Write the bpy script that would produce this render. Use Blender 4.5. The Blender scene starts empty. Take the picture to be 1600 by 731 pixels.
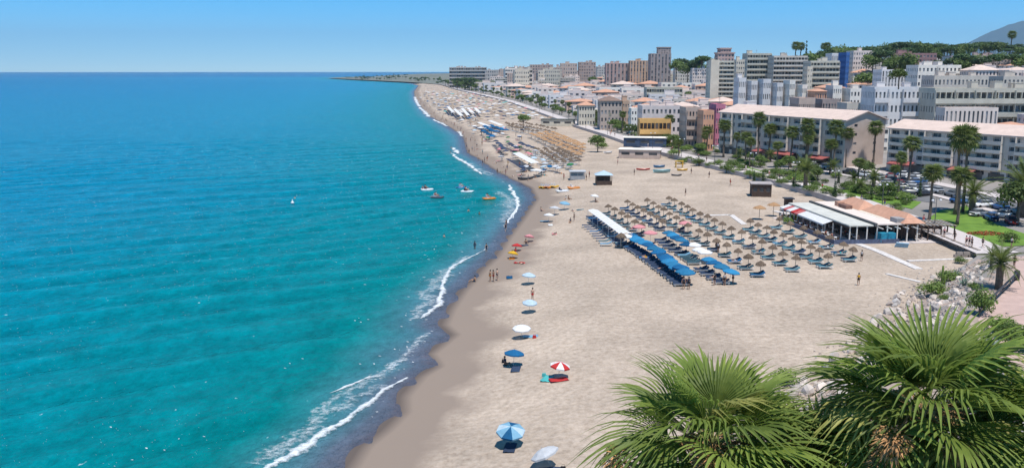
import bpy, bmesh, math, random
import numpy as np
from math import sin, cos, tan, atan, atan2, pi, radians, exp, sqrt, hypot
from mathutils import Vector, Matrix, noise

# ---------------------------------------------------------------- scene, camera, light
SC = bpy.context.scene
COL = SC.collection
R = random.Random(11)
H, F, CX, CY, HZ = 30.0, 1386.0, 800.0, 365.5, 111.0      # lens height in metres and photo measurements
PITCH = atan((CY - HZ) / F)

cam_data = bpy.data.cameras.new('camera')
cam_data.sensor_width = 36.0
cam_data.lens = 36.0 * F / 1600.0
cam_data.clip_start, cam_data.clip_end = 0.5, 60000.0
cam = bpy.data.objects.new('camera', cam_data)
cam.location = (0, 0, H)
cam.rotation_euler = (pi / 2 - PITCH, 0, 0)
COL.objects.link(cam)
SC.camera = cam

SATV = 1.36
SUN_EL, SUN_AZ = radians(72), radians(160)                # azimuth measured from +Y (view direction) towards +X
world = bpy.data.worlds.new('World')
SC.world = world
world.use_nodes = True
wn = world.node_tree
bg = wn.nodes['Background']
sky = wn.nodes.new('ShaderNodeTexSky')
sky.sky_type = 'NISHITA'
sky.sun_disc = False
sky.sun_elevation = SUN_EL
sky.sun_rotation = SUN_AZ
sky.altitude = 0.0
sky.air_density = 0.55
sky.dust_density = 0.0
sky.ozone_density = 8.0
sat = wn.nodes.new('ShaderNodeHueSaturation')
sat.inputs['Saturation'].default_value = SATV
sat.inputs['Hue'].default_value = 0.486
wn.links.new(sky.outputs[0], sat.inputs['Color'])
wn.links.new(sat.outputs[0], bg.inputs[0])
bg.inputs[1].default_value = 0.138

sun_data = bpy.data.lights.new('sun', 'SUN')
sun_data.energy = 4.2
sun_data.angle = radians(0.5)
sun_data.color = (1.0, 0.955, 0.89)
sun = bpy.data.objects.new('sun', sun_data)
to_sun = Vector((sin(SUN_AZ) * cos(SUN_EL), cos(SUN_AZ) * cos(SUN_EL), sin(SUN_EL)))
sun.rotation_euler = to_sun.to_track_quat('Z', 'Y').to_euler()
sun.location = (0, 0, 300)
COL.objects.link(sun)

SC.view_settings.view_transform = 'Standard'
SC.view_settings.look = 'None'
SC.view_settings.exposure = 0.40
SC.view_settings.gamma = 1.0
SC.cycles.max_bounces = 6
SC.cycles.transparent_max_bounces = 12

# ---------------------------------------------------------------- measuring: terrain and photo points
def at_z(px, py, z):
    cx, cy = (px - CX) / F, (CY - py) / F
    d = Vector((cx, cos(PITCH) + cy * sin(PITCH), -sin(PITCH) + cy * cos(PITCH)))
    t = (z - H) / d.z
    return d.x * t, d.y * t

def at_y(px, py, Y):
    cx, cy = (px - CX) / F, (CY - py) / F
    d = Vector((cx, cos(PITCH) + cy * sin(PITCH), -sin(PITCH) + cy * cos(PITCH)))
    t = Y / d.y
    return d.x * t, H + d.z * t

def sm(a, b, x):
    t = np.clip((np.asarray(x, float) - a) / (b - a), 0, 1)
    return t * t * (3 - 2 * t)

SHORE = [(-20, 20), (-14.6, 52), (-13.1, 64), (-12.7, 67.7), (-11.5, 71), (-10.4, 75.1), (-10.9, 79.1), (-9.8, 84.6), (-8.3, 87.7), (-9.5, 91.7), (-7.3, 98.8), (-8.9, 102.8),
         (-8.5, 110), (-7.4, 119.4), (-6.1, 126.7), (-5, 133.6), (-3.2, 142.2), (-1.3, 159.2), (2, 183), (5.3, 209.4), (4.4, 230.7), (0, 247.3),
         (-5.3, 270), (-11.7, 306), (-16.9, 330), (-23.6, 420), (-37, 500), (-54, 591), (-78, 762), (-105, 971), (-142, 1297), (-194, 1863),
         (-260, 2250), (-488, 2860), (-737, 3576), (-760, 4200), (500, 5200), (2600, 9000), (4000, 20000)]
PROM = [(-12, 8), (-4, 28), (8, 45), (20.7, 67.9), (29.1, 78.6), (40.4, 92.9), (53.7, 113.2), (71.4, 132.7), (72, 152.8), (70.9, 194.4), (66.2, 228), (58.1, 268), (47.6, 326),
        (41, 392), (32.7, 456), (23.7, 552), (-2, 814), (-32, 1023), (-75, 1300), (-150, 1863), (-256, 2250), (-485, 2860), (-734, 3576),
        (-757, 4200), (560, 5200), (2700, 9000), (4100, 20000)]
SY, SX = np.array([p[1] for p in SHORE]), np.array([p[0] for p in SHORE])
PY, PX = np.array([p[1] for p in PROM]), np.array([p[0] for p in PROM])
def xs(y): return np.interp(y, SY, SX)
def xp(y): return np.interp(y, PY, PX)

def h_beach(x, y):
    d = x - xs(y)
    return np.where(d < 0, np.maximum(d * 0.12, -1.6), 0.02 + 1.5 * sm(0, 20, d))

def h_town(x, y):
    q = np.maximum(x - xp(y), 0)
    hill = np.where(q < 230, 0.00042 * q * q, 22.2 + 0.193 * 110 * (1 - np.exp(-np.maximum(q - 230, 0) / 110)))
    hill = hill * (1 - 0.6 * sm(1100, 1700, y))
    zt = 2.5 + hill
    zb = 1.45 + 3.0 * sm(0, 9, q) + 7.5 * (1 - sm(26, 54, y)) * sm(0, 10, q)
    b = sm(116, 136, y)
    return zb * (1 - b) + zt * b

def hgt(x, y):
    return float(np.where(x < xp(y), h_beach(x, y), h_town(x, y)))

def at(px, py):
    z = 1.5
    for _ in range(12):
        x, y = at_z(px, py, z)
        z = 0.5 * z + 0.5 * hgt(x, y)
    x, y = at_z(px, py, z)
    return Vector((x, y, z))

def swell(x, y):
    d = xs(y) - x
    r = np.sqrt(np.asarray(x) ** 2 + np.asarray(y) ** 2)
    damp = sm(1.0, 14, d) * (1 - sm(110, 760, r)) ** 1.0
    w = 0
    for kx, ky, L, a, ph in ((.50, -.86, 8.5, .13, 0.3), (.62, -.78, 5.6, .07, 1.7), (.40, -.92, 13.0, .12, 4.0), (.80, -.6, 3.4, .03, 2.2), (.1, -1, 4.3, .03, .7)):
        p = (kx * x + ky * y) * 2 * pi / L + ph + 0.9 * np.sin(x * .045 + y * .031 + ph) + .6 * np.sin(x * .021 - y * .043 + 2 * ph)
        amp = a * (.45 + .55 * np.sin(x * .037 + y * .021 + 3 * ph) * np.sin(x * .019 - y * .033 + ph))
        s = np.sin(p)
        w = w + amp * (s + .35 * (s * s - .5))
    return 1.35 * w * damp

# ---------------------------------------------------------------- helpers: materials
MATS = {}
def mat(name, col, rough=.75, var=.12, scale=2.0, bump=0.0, bscale=None, metal=0.0, spec=.3, col2=None, orand=0.0, transl=0.0, coord='Object'):
    if name in MATS: return MATS[name]
    m = bpy.data.materials.new(name)
    m.use_nodes = True
    nt = m.node_tree
    b = nt.nodes['Principled BSDF']
    tc = nt.nodes.new('ShaderNodeTexCoord')
    nz = nt.nodes.new('ShaderNodeTexNoise')
    nz.inputs['Scale'].default_value = scale
    nz.inputs['Detail'].default_value = 4
    nt.links.new(tc.outputs[coord], nz.inputs['Vector'])
    rp = nt.nodes.new('ShaderNodeValToRGB')
    c2 = col2 or tuple(max(0, c * (1 - 2 * var)) for c in col)
    c1 = col if col2 else tuple(min(1, c * (1 + var)) for c in col)
    rp.color_ramp.elements[0].position, rp.color_ramp.elements[1].position = .32, .68
    rp.color_ramp.elements[0].color = (*c2, 1)
    rp.color_ramp.elements[1].color = (*c1, 1)
    nt.links.new(nz.outputs['Fac'], rp.inputs['Fac'])
    out = rp.outputs['Color']
    if orand:
        oi = nt.nodes.new('ShaderNodeObjectInfo')
        mr = nt.nodes.new('ShaderNodeMapRange')
        mr.inputs['To Min'].default_value, mr.inputs['To Max'].default_value = 1 - orand, 1 + orand
        nt.links.new(oi.outputs['Random'], mr.inputs['Value'])
        hs = nt.nodes.new('ShaderNodeHueSaturation')
        nt.links.new(mr.outputs[0], hs.inputs['Value'])
        nt.links.new(out, hs.inputs['Color'])
        out = hs.outputs['Color']
    nt.links.new(out, b.inputs['Base Color'])
    b.inputs['Roughness'].default_value = rough
    b.inputs['Metallic'].default_value = metal
    b.inputs['Specular IOR Level'].default_value = spec
    if bump:
        n2 = nt.nodes.new('ShaderNodeTexNoise')
        n2.inputs['Scale'].default_value = bscale or scale * 4
        nt.links.new(tc.outputs[coord], n2.inputs['Vector'])
        bp = nt.nodes.new('ShaderNodeBump')
        bp.inputs['Strength'].default_value = bump
        nt.links.new(n2.outputs['Fac'], bp.inputs['Height'])
        nt.links.new(bp.outputs[0], b.inputs['Normal'])
    if transl:
        tr = nt.nodes.new('ShaderNodeBsdfTranslucent')
        nt.links.new(out, tr.inputs['Color'])
        mx = nt.nodes.new('ShaderNodeMixShader')
        mx.inputs[0].default_value = transl
        nt.links.new(b.outputs[0], mx.inputs[1])
        nt.links.new(tr.outputs[0], mx.inputs[2])
        nt.links.new(mx.outputs[0], nt.nodes['Material Output'].inputs['Surface'])
    MATS[name] = m
    return m

# ---------------------------------------------------------------- helpers: meshes and objects
class MB:
    def __init__(self): self.v, self.f, self.m = [], [], []
    def add(self, vs, fs, mi=0):
        o = len(self.v)
        self.v += [tuple(p) for p in vs]
        self.f += [tuple(i + o for i in f) for f in fs]
        self.m += [mi] * len(fs)
    def quad(self, a, b, c, d, mi=0): self.add([a, b, c, d], [(0, 1, 2, 3)], mi)
    def box(self, x0, x1, y0, y1, z0, z1, mi=0, rz=0.0, top=1.0):
        cx, cy = (x0 + x1) / 2, (y0 + y1) / 2
        vs = []
        for z, k in ((z0, 1.0), (z1, top)):
            for x, y in ((x0, y0), (x1, y0), (x1, y1), (x0, y1)):
                dx, dy = (x - cx) * k, (y - cy) * k
                vs.append((cx + dx * cos(rz) - dy * sin(rz), cy + dx * sin(rz) + dy * cos(rz), z))
        self.add(vs, [(3, 2, 1, 0), (4, 5, 6, 7), (0, 1, 5, 4), (1, 2, 6, 5), (2, 3, 7, 6), (3, 0, 4, 7)], mi)
    def tube(self, pts, rad, n=6, mi=0, cap=True):
        pts = [Vector(p) for p in pts]
        if not hasattr(rad, '__len__'): rad = [rad] * len(pts)
        vs, fs = [], []
        for i, p in enumerate(pts):
            t = (pts[min(i + 1, len(pts) - 1)] - pts[max(i - 1, 0)]).normalized()
            a = t.orthogonal().normalized() if abs(t.z) < .99 else Vector((1, 0, 0))
            a = (a - t * a.dot(t)).normalized()
            b = t.cross(a)
            for k in range(n):
                w = 2 * pi * k / n
                vs.append(p + (a * cos(w) + b * sin(w)) * rad[i])
        for i in range(len(pts) - 1):
            for k in range(n):
                k2 = (k + 1) % n
                fs.append((i * n + k, i * n + k2, (i + 1) * n + k2, (i + 1) * n + k))
        if cap:
            fs.append(tuple(range(n))[::-1])
            fs.append(tuple((len(pts) - 1) * n + k for k in range(n)))
        self.add(vs, fs, mi)
    def lathe(self, prof, n=12, mi=0, c=(0, 0, 0), sx=1.0, sy=1.0):
        vs, fs = [], []
        for r, z in prof:
            for k in range(n):
                w = 2 * pi * k / n
                vs.append((c[0] + r * cos(w) * sx, c[1] + r * sin(w) * sy, c[2] + z))
        for i in range(len(prof) - 1):
            for k in range(n):
                k2 = (k + 1) % n
                fs.append((i * n + k, i * n + k2, (i + 1) * n + k2, (i + 1) * n + k))
        self.add(vs, fs, mi)
    def mesh(self, name, mats, smooth=False):
        me = bpy.data.meshes.new(name)
        me.from_pydata(self.v, [], self.f)
        for m in (mats if isinstance(mats, (list, tuple)) else [mats]): me.materials.append(m)
        if any(self.m): me.polygons.foreach_set('material_index', self.m)
        if smooth: me.polygons.foreach_set('use_smooth', [True] * len(self.f))
        me.update()
        return me
    def build(self, name, mats, parent=None, smooth=False):
        return put(name, self.mesh(name, mats, smooth), parent)

def put(name, me, parent=None, loc=None, rz=0.0):
    o = bpy.data.objects.new(name, me)
    COL.objects.link(o)
    if parent is not None: o.parent = parent
    if loc is not None: o.location = loc
    if rz: o.rotation_euler = (0, 0, rz)
    return o

def tag(o, label, cat, group=None):
    o['label'] = label
    o['category'] = cat
    if group: o['group'] = group
    return o
def thing(name, label, cat, loc=(0, 0, 0), rz=0.0, group=None):
    o = bpy.data.objects.new(name, None)
    o.empty_display_size = .3
    COL.objects.link(o)
    o.location = loc
    o.rotation_euler = (0, 0, rz)
    return tag(o, label, cat, group)
def struct(o): o['kind'] = 'structure'; return o
def stuff(o): o['kind'] = 'stuff'; return o

KIDS = {}
def kids(o):
    if o.name not in KIDS: KIDS[o.name] = [c for c in bpy.data.objects if c.parent == o]
    return KIDS[o.name]
USED = set()
def clone(proto, loc, rz=0.0, label=None, group=None, scale=None, swap=None, name=None):
    """a copy of a prototype and of its parts; the first use moves the prototype itself"""
    ks = kids(proto)
    if proto.name not in USED:
        USED.add(proto.name)
        r, pairs = proto, [(k, k) for k in ks]
        sub = [(k, kids(k)) for k in ks]
    else:
        r = proto.copy()
        COL.objects.link(r)
        for k in ks:
            c = k.copy(); COL.objects.link(c); c.parent = r
            for g in kids(k):
                e = g.copy(); COL.objects.link(e); e.parent = c
            if swap: reslot(c, swap)
        if swap: reslot(r, swap)
        r.location = loc
        r.rotation_euler = (0, 0, rz)
        if scale: r.scale = scale if hasattr(scale, '__len__') else (scale,) * 3
        if label: r['label'] = label
        if group: r['group'] = group
        return r
    r.location = loc
    r.rotation_euler = (0, 0, rz)
    if scale: r.scale = scale if hasattr(scale, '__len__') else (scale,) * 3
    if label: r['label'] = label
    if group: r['group'] = group
    if swap:
        for k in ks: reslot(k, swap)
        reslot(r, swap)
    return r
def reslot(o, swap):
    if o.type != 'MESH': return
    for i, s in enumerate(o.material_slots):
        m = o.data.materials[i].name if o.data.materials[i] else None
        if m in swap:
            s.link = 'OBJECT'
            s.material = swap[m]

ORD = ['first', 'second', 'third', 'fourth', 'fifth', 'sixth', 'seventh', 'eighth', 'ninth', 'tenth', 'eleventh', 'twelfth', 'thirteenth', 'fourteenth', 'fifteenth', 'sixteenth',
       'seventeenth', 'eighteenth', 'nineteenth', 'twentieth', 'twenty-first', 'twenty-second', 'twenty-third', 'twenty-fourth', 'twenty-fifth', 'twenty-sixth', 'twenty-seventh', 'twenty-eighth', 'twenty-ninth', 'thirtieth']

def grid_mesh(name, X, Y, Z, m, attr=None, smooth=True):
    ny, nx = X.shape
    co = np.stack([X, Y, Z], -1).reshape(-1, 3).astype(np.float32)
    i = np.arange(ny * nx).reshape(ny, nx)
    q = np.stack([i[:-1, :-1], i[:-1, 1:], i[1:, 1:], i[1:, :-1]], -1).reshape(-1, 4)
    me = bpy.data.meshes.new(name)
    me.vertices.add(len(co)); me.vertices.foreach_set('co', co.ravel())
    me.loops.add(q.size); me.loops.foreach_set('vertex_index', q.ravel().astype(np.int32))
    me.polygons.add(len(q))
    me.polygons.foreach_set('loop_start', (np.arange(len(q)) * 4).astype(np.int32))
    me.update(calc_edges=True)
    if smooth: me.polygons.foreach_set('use_smooth', np.ones(len(q), bool))
    if attr is not None:
        a = me.attributes.new(attr[0], 'FLOAT', 'POINT')
        a.data.foreach_set('value', attr[1].astype(np.float32).ravel())
    me.materials.append(m)
    me.validate()
    return struct(put(name, me))
# ---------------------------------------------------------------- the setting: sea, beach, ground, mountain
def nodes_of(m):
    m.use_nodes = True
    nt = m.node_tree
    return nt, nt.nodes['Principled BSDF'], (lambda t: nt.nodes.new(t)), nt.links.new

def ramp(nt, stops):
    r = nt.nodes.new('ShaderNodeValToRGB')
    e = r.color_ramp.elements
    while len(e) < len(stops): e.new(.5)
    for k, (p, c) in enumerate(stops):
        e[k].position = p
        e[k].color = (*c, 1)
    return r

def sea_material():
    m = bpy.data.materials.new('sea_water')
    nt, b, N, L = nodes_of(m)
    at_ = N('ShaderNodeAttribute'); at_.attribute_name = 'shore'
    geo = N('ShaderNodeNewGeometry')
    nz = N('ShaderNodeTexNoise'); nz.inputs['Scale'].default_value = .012; nz.inputs['Detail'].default_value = 3
    L(geo.outputs['Position'], nz.inputs['Vector'])
    # log of the distance to the shore, blurred by patches of different depth
    n1 = N('ShaderNodeMath'); n1.operation = 'MULTIPLY_ADD'; n1.inputs[1].default_value = .7; n1.inputs[2].default_value = .65
    L(nz.outputs['Fac'], n1.inputs[0])
    mu = N('ShaderNodeMath'); mu.operation = 'MULTIPLY'; L(at_.outputs['Fac'], mu.inputs[0]); L(n1.outputs[0], mu.inputs[1])
    ad = N('ShaderNodeMath'); ad.operation = 'ADD'; ad.inputs[1].default_value = 1.0; L(mu.outputs[0], ad.inputs[0])
    mx = N('ShaderNodeMath'); mx.operation = 'MAXIMUM'; mx.inputs[1].default_value = 1.0; L(ad.outputs[0], mx.inputs[0])
    lg = N('ShaderNodeMath'); lg.operation = 'LOGARITHM'; lg.inputs[1].default_value = 3000.0; L(mx.outputs[0], lg.inputs[0])
    cr = ramp(nt, [(0, (.085, .085, .11)), (.12, (.085, .11, .15)), (.20, (.055, .16, .20)), (.30, (.0003, .155, .163)), (.46, (.0002, .165, .205)), (.60, (.0002, .165, .275)), (.78, (.0002, .135, .275)), (1, (.0002, .085, .225))])
    L(lg.outputs[0], cr.inputs['Fac'])
    # ripple patches; sun glitter painted in as light and dark noise
    n2 = N('ShaderNodeTexNoise'); n2.inputs['Scale'].default_value = .26; n2.inputs['Detail'].default_value = 8; n2.inputs['Roughness'].default_value = .62
    mp = N('ShaderNodeMapping'); mp.inputs['Scale'].default_value = (.8, .55, 1); mp.inputs['Rotation'].default_value = (0, 0, radians(-24))
    L(geo.outputs['Position'], mp.inputs['Vector']); L(mp.outputs[0], n2.inputs['Vector'])
    mr = N('ShaderNodeMapRange'); mr.inputs['From Min'].default_value = .3; mr.inputs['From Max'].default_value = .7; mr.inputs['To Min'].default_value = .55; mr.inputs['To Max'].default_value = 1.52
    n2b = N('ShaderNodeTexNoise'); n2b.inputs['Scale'].default_value = .9; n2b.inputs['Detail'].default_value = 6; n2b.inputs['Roughness'].default_value = .8
    L(mp.outputs[0], n2b.inputs['Vector'])
    n2c = N('ShaderNodeMix'); n2c.inputs[0].default_value = .55; L(n2.outputs['Fac'], n2c.inputs[2]); L(n2b.outputs['Fac'], n2c.inputs[3])
    L(n2c.outputs[0], mr.inputs['Value'])
    # light painted by wave height: colour brighter on crests, darker in troughs
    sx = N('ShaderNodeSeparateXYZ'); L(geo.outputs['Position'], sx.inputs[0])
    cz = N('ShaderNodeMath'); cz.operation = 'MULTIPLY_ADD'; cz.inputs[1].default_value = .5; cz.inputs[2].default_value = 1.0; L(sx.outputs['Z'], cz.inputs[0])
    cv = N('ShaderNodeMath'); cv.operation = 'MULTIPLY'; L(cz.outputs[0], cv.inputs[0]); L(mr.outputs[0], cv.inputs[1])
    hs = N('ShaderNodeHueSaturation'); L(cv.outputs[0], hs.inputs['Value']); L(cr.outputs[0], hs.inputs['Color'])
    # small pale flecks painted into the colour as sun sparkle
    n3 = N('ShaderNodeTexNoise'); n3.inputs['Scale'].default_value = 2.2; n3.inputs['Detail'].default_value = 4
    L(mp.outputs[0], n3.inputs['Vector'])
    n4 = N('ShaderNodeMath'); n4.operation = 'MULTIPLY'; L(n3.outputs['Fac'], n4.inputs[0]); L(n2.outputs['Fac'], n4.inputs[1])
    m5 = N('ShaderNodeMapRange'); m5.inputs['From Min'].default_value = .43; m5.inputs['From Max'].default_value = .50
    L(n4.outputs[0], m5.inputs['Value'])
    mc = N('ShaderNodeMix'); mc.data_type = 'RGBA'; mc.inputs[7].default_value = (.6, .7, .72, 1)
    L(m5.outputs[0], mc.inputs[0]); L(hs.outputs[0], mc.inputs[6])
    L(mc.outputs[2], b.inputs['Base Color'])
    b.inputs['Roughness'].default_value = .2
    b.inputs['Specular IOR Level'].default_value = .3
    b.inputs['IOR'].default_value = 1.12
    w1 = N('ShaderNodeTexNoise'); w1.inputs['Scale'].default_value = 1.1; w1.inputs['Detail'].default_value = 4; w1.inputs['Roughness'].default_value = .6
    L(mp.outputs[0], w1.inputs['Vector'])
    bp = N('ShaderNodeBump'); bp.inputs['Strength'].default_value = 1.0; bp.inputs['Distance'].default_value = .85
    L(w1.outputs['Fac'], bp.inputs['Height']); L(bp.outputs[0], b.inputs['Normal'])
    return m

def build_sea():
    r = [40.0]
    while r[-1] < 23500:
        r.append(r[-1] * (1.0082 + .028 * min(1, max(0, (r[-1] - 330) / 700))))
    r = np.array(r)
    a = np.radians(np.linspace(-72, 44, 640))
    Rr, A = np.meshgrid(r, a, indexing='ij')
    X, Y = Rr * np.sin(A), Rr * np.cos(A)
    d = xs(Y) - X
    Z = swell(X, Y) + .03 * (1 - sm(0, 4, d)) * np.sin(X * 1.3 + Y * .7)
    Z = np.where(d < -14, -.8, Z)
    grid_mesh('sea', X, Y, Z, sea_material(), ('shore', d))

def sand_material():
    m = bpy.data.materials.new('sand')
    nt, b, N, L = nodes_of(m)
    at_ = N('ShaderNodeAttribute'); at_.attribute_name = 'inland'
    geo = N('ShaderNodeNewGeometry')
    nz = N('ShaderNodeTexNoise'); nz.inputs['Scale'].default_value = .16; nz.inputs['Detail'].default_value = 4
    L(geo.outputs['Position'], nz.inputs['Vector'])
    ma = N('ShaderNodeMath'); ma.operation = 'MULTIPLY_ADD'; ma.inputs[1].default_value = -9.0; ma.inputs[2].default_value = 4.5
    L(nz.outputs['Fac'], ma.inputs[0])
    su = N('ShaderNodeMath'); su.operation = 'ADD'; L(at_.outputs['Fac'], su.inputs[0]); L(ma.outputs[0], su.inputs[1])
    mr = N('ShaderNodeMapRange'); mr.inputs['From Min'].default_value = 5.0; mr.inputs['From Max'].default_value = 8.5
    L(su.outputs[0], mr.inputs['Value'])
    fine = N('ShaderNodeTexNoise'); fine.inputs['Scale'].default_value = 1.7; fine.inputs['Detail'].default_value = 5; fine.inputs['Roughness'].default_value = .75
    L(geo.outputs['Position'], fine.inputs['Vector'])
    dry = ramp(nt, [(.28, (.295, .231, .178)), (.5, (.42, .34, .271)), (.72, (.53, .442, .362))]); L(fine.outputs['Fac'], dry.inputs['Fac'])
    big = N('ShaderNodeTexNoise'); big.inputs['Scale'].default_value = .085; big.inputs['Detail'].default_value = 5
    L(geo.outputs['Position'], big.inputs['Vector'])
    bm_ = N('ShaderNodeMapRange'); bm_.inputs['From Min'].default_value = .3; bm_.inputs['From Max'].default_value = .7; bm_.inputs['To Min'].default_value = .80; bm_.inputs['To Max'].default_value = 1.14
    L(big.outputs['Fac'], bm_.inputs['Value'])
    hs = N('ShaderNodeHueSaturation'); L(dry.outputs[0], hs.inputs['Color']); L(bm_.outputs[0], hs.inputs['Value'])
    wr = N('ShaderNodeMapRange'); wr.inputs['From Min'].default_value = .3; wr.inputs['From Max'].default_value = 1.6
    L(at_.outputs['Fac'], wr.inputs['Value'])
    wet = N('ShaderNodeMix'); wet.data_type = 'RGBA'; wet.inputs[6].default_value = (.115, .092, .08, 1); wet.inputs[7].default_value = (.25, .198, .16, 1)
    L(wr.outputs[0], wet.inputs[0])
    mc = N('ShaderNodeMix'); mc.data_type = 'RGBA'; L(mr.outputs[0], mc.inputs[0]); L(wet.outputs[2], mc.inputs[6]); L(hs.outputs[0], mc.inputs[7])
    L(mc.outputs[2], b.inputs['Base Color'])
    b.inputs['Roughness'].default_value = .9
    b.inputs['Specular IOR Level'].default_value = .15
    vo = N('ShaderNodeTexVoronoi'); vo.inputs['Scale'].default_value = 1.25
    L(geo.outputs['Position'], vo.inputs['Vector'])
    mh = N('ShaderNodeMath'); mh.operation = 'ADD'; L(vo.outputs['Distance'], mh.inputs[0]); L(fine.outputs['Fac'], mh.inputs[1])
    bs = N('ShaderNodeMath'); bs.operation = 'MULTIPLY'; bs.inputs[1].default_value = .75; L(mr.outputs[0], bs.inputs[0])
    bp = N('ShaderNodeBump'); bp.inputs['Distance'].default_value = .16; L(bs.outputs[0], bp.inputs['Strength']); L(mh.outputs[0], bp.inputs['Height'])
    L(bp.outputs[0], b.inputs['Normal'])
    return m

def geom(a, b, k):
    y = [a]
    while y[-1] < b: y.append(y[-1] * k)
    y[-1] = b
    return np.array(y)

def build_ground():
    ys = geom(22, 2050, 1.0095)
    s = np.linspace(0, 1, 70)
    Yg, S = np.meshgrid(ys, s, indexing='ij')
    x0, x1 = xs(Yg) - 10, xp(Yg) + .8
    X = x0 + (x1 - x0) * S
    d = X - xs(Yg)
    Z = h_beach(X, Yg)
    rel = np.array([noise.fractal(Vector((x * .22, y * .22, 3.1)), .8, 2.0, 3) for x, y in zip(X.ravel(), Yg.ravel())]).reshape(X.shape)
    Z = Z + .07 * rel * sm(3, 9, d)
    grid_mesh('beach', X, Yg, Z, sand_material(), ('inland', d))
    for nm, ya, yb, kk in (('ground', 8, 1960, 1.018), ('headland', 1960, 20000, 1.03)):
      ys = geom(ya, yb, kk)
      q = np.concatenate([[0, .4, .8], geom(1.6, 9000, 1.11)])
      Yg, Q = np.meshgrid(ys, q, indexing='ij')
      X = xp(Yg) + Q
      m = mat('town_ground', (.30, .27, .25), .9, .1, .05, col2=(.20, .185, .17)) if nm == 'ground' else mat('hazed_headland_scrub', (.19, .19, .155), .95, .2, .02, col2=(.13, .14, .11))  # headland scrub lightened, with distance haze painted into its colour
      grid_mesh(nm, X, Yg, h_town(X, Yg), m)

def build_mountain():
    n = 70
    t = np.linspace(-1, 1, n)
    U, V = np.meshgrid(t, t)
    X, Y = 9740 + U * 4800, 16000 + V * 4500
    r2 = ((X - 9800) / 1830) ** 2 + ((Y - 16000) / 2270) ** 2
    nz = np.array([noise.fractal(Vector((x / 900, y / 900, 0)), .9, 2.1, 5) for x, y in zip(X.ravel(), Y.ravel())]).reshape(X.shape)
    Z = 1040 * np.exp(-r2) * (1 + .09 * nz) + 50 * nz * np.exp(-.4 * r2) - 5
    grid_mesh('mountain', X, Y, Z, mat('hazed_mountain_scrub', (.045, .07, .06), .95, .2, .004, col2=(.028, .05, .05)))  # scrub tinted blue, distance haze put into its colour

def strip_along(name, pts, w0, z, m, right=True):
    """flat strip of width w0 inland of a list of (x, y)"""
    mb = MB()
    for (xa, ya), (xb, yb) in zip(pts[:-1], pts[1:]):
        mb.quad((xa, ya, z), (xa + w0, ya, z), (xb + w0, yb, z), (xb, yb, z))
    return struct(mb.build(name, m))

def haze():
    mb = MB(); mb.box(-26000, 26000, -3000, 26000, -4.5, 1130)
    m = bpy.data.materials.new('haze_air'); m.use_nodes = True
    nt = m.node_tree
    for n in list(nt.nodes):
        if n.type != 'OUTPUT_MATERIAL': nt.nodes.remove(n)
    pv = nt.nodes.new('ShaderNodeVolumePrincipled')
    pv.inputs['Color'].default_value = (.50, .76, 1.0, 1)
    pv.inputs['Density'].default_value = HAZE
    pv.inputs['Anisotropy'].default_value = .1
    nt.links.new(pv.outputs[0], nt.nodes['Material Output'].inputs['Volume'])
    stuff(mb.build('haze', m))

def foam_line(mb, pxs, widths, seed, body=1.0):
    rr = random.Random(seed)
    P = [Vector((*at_z(px, py, 0.0), 0)) for px, py in pxs]
    # resample
    pts, ws = [], []
    for i in range(len(P) - 1):
        L = (P[i + 1] - P[i]).length
        step = max(.22, P[i].length * .004)
        n = max(2, int(L / step))
        for k in range(n):
            t = k / n
            pts.append(P[i].lerp(P[i + 1], t)); ws.append(widths[i] * (1 - t) + widths[i + 1] * t)
    rows = []
    for i, p in enumerate(pts):
        t = (pts[min(i + 1, len(pts) - 1)] - pts[max(i - 1, 0)]).normalized()
        nrm = Vector((t.y, -t.x, 0))
        wob = noise.noise(Vector((p.x * .25, p.y * .25, seed))) * .8 + noise.noise(Vector((p.x * .9, p.y * .9, seed))) * .3
        w = 1.25 * ws[i] * (.35 + 1.2 * abs(noise.noise(Vector((p.x * .35, p.y * .35, seed + 5)))) + .4 * rr.random())
        c = p + nrm * wob * ws[i] * .5
        row = []
        for k in range(6):
            s = (k / 5 - .5) * w
            x, y = c.x + nrm.x * s, c.y + nrm.y * s
            z = float(swell(x, y)) + .05 + .14 * min(1, ws[i]) * max(0, 1 - abs(k - 3) / 2.2)
            row.append((x, y, z))
        rows.append(row)
    base = len(mb.v)
    for row in rows: mb.v += row; FO.extend([v * body for v in (0, .75, 1, .9, .55, 0)])
    for i in range(len(rows) - 1):
        for k in range(5):
            a = base + i * 6 + k
            mb.f.append((a, a + 1, a + 7, a + 6)); mb.m.append(0)

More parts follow.
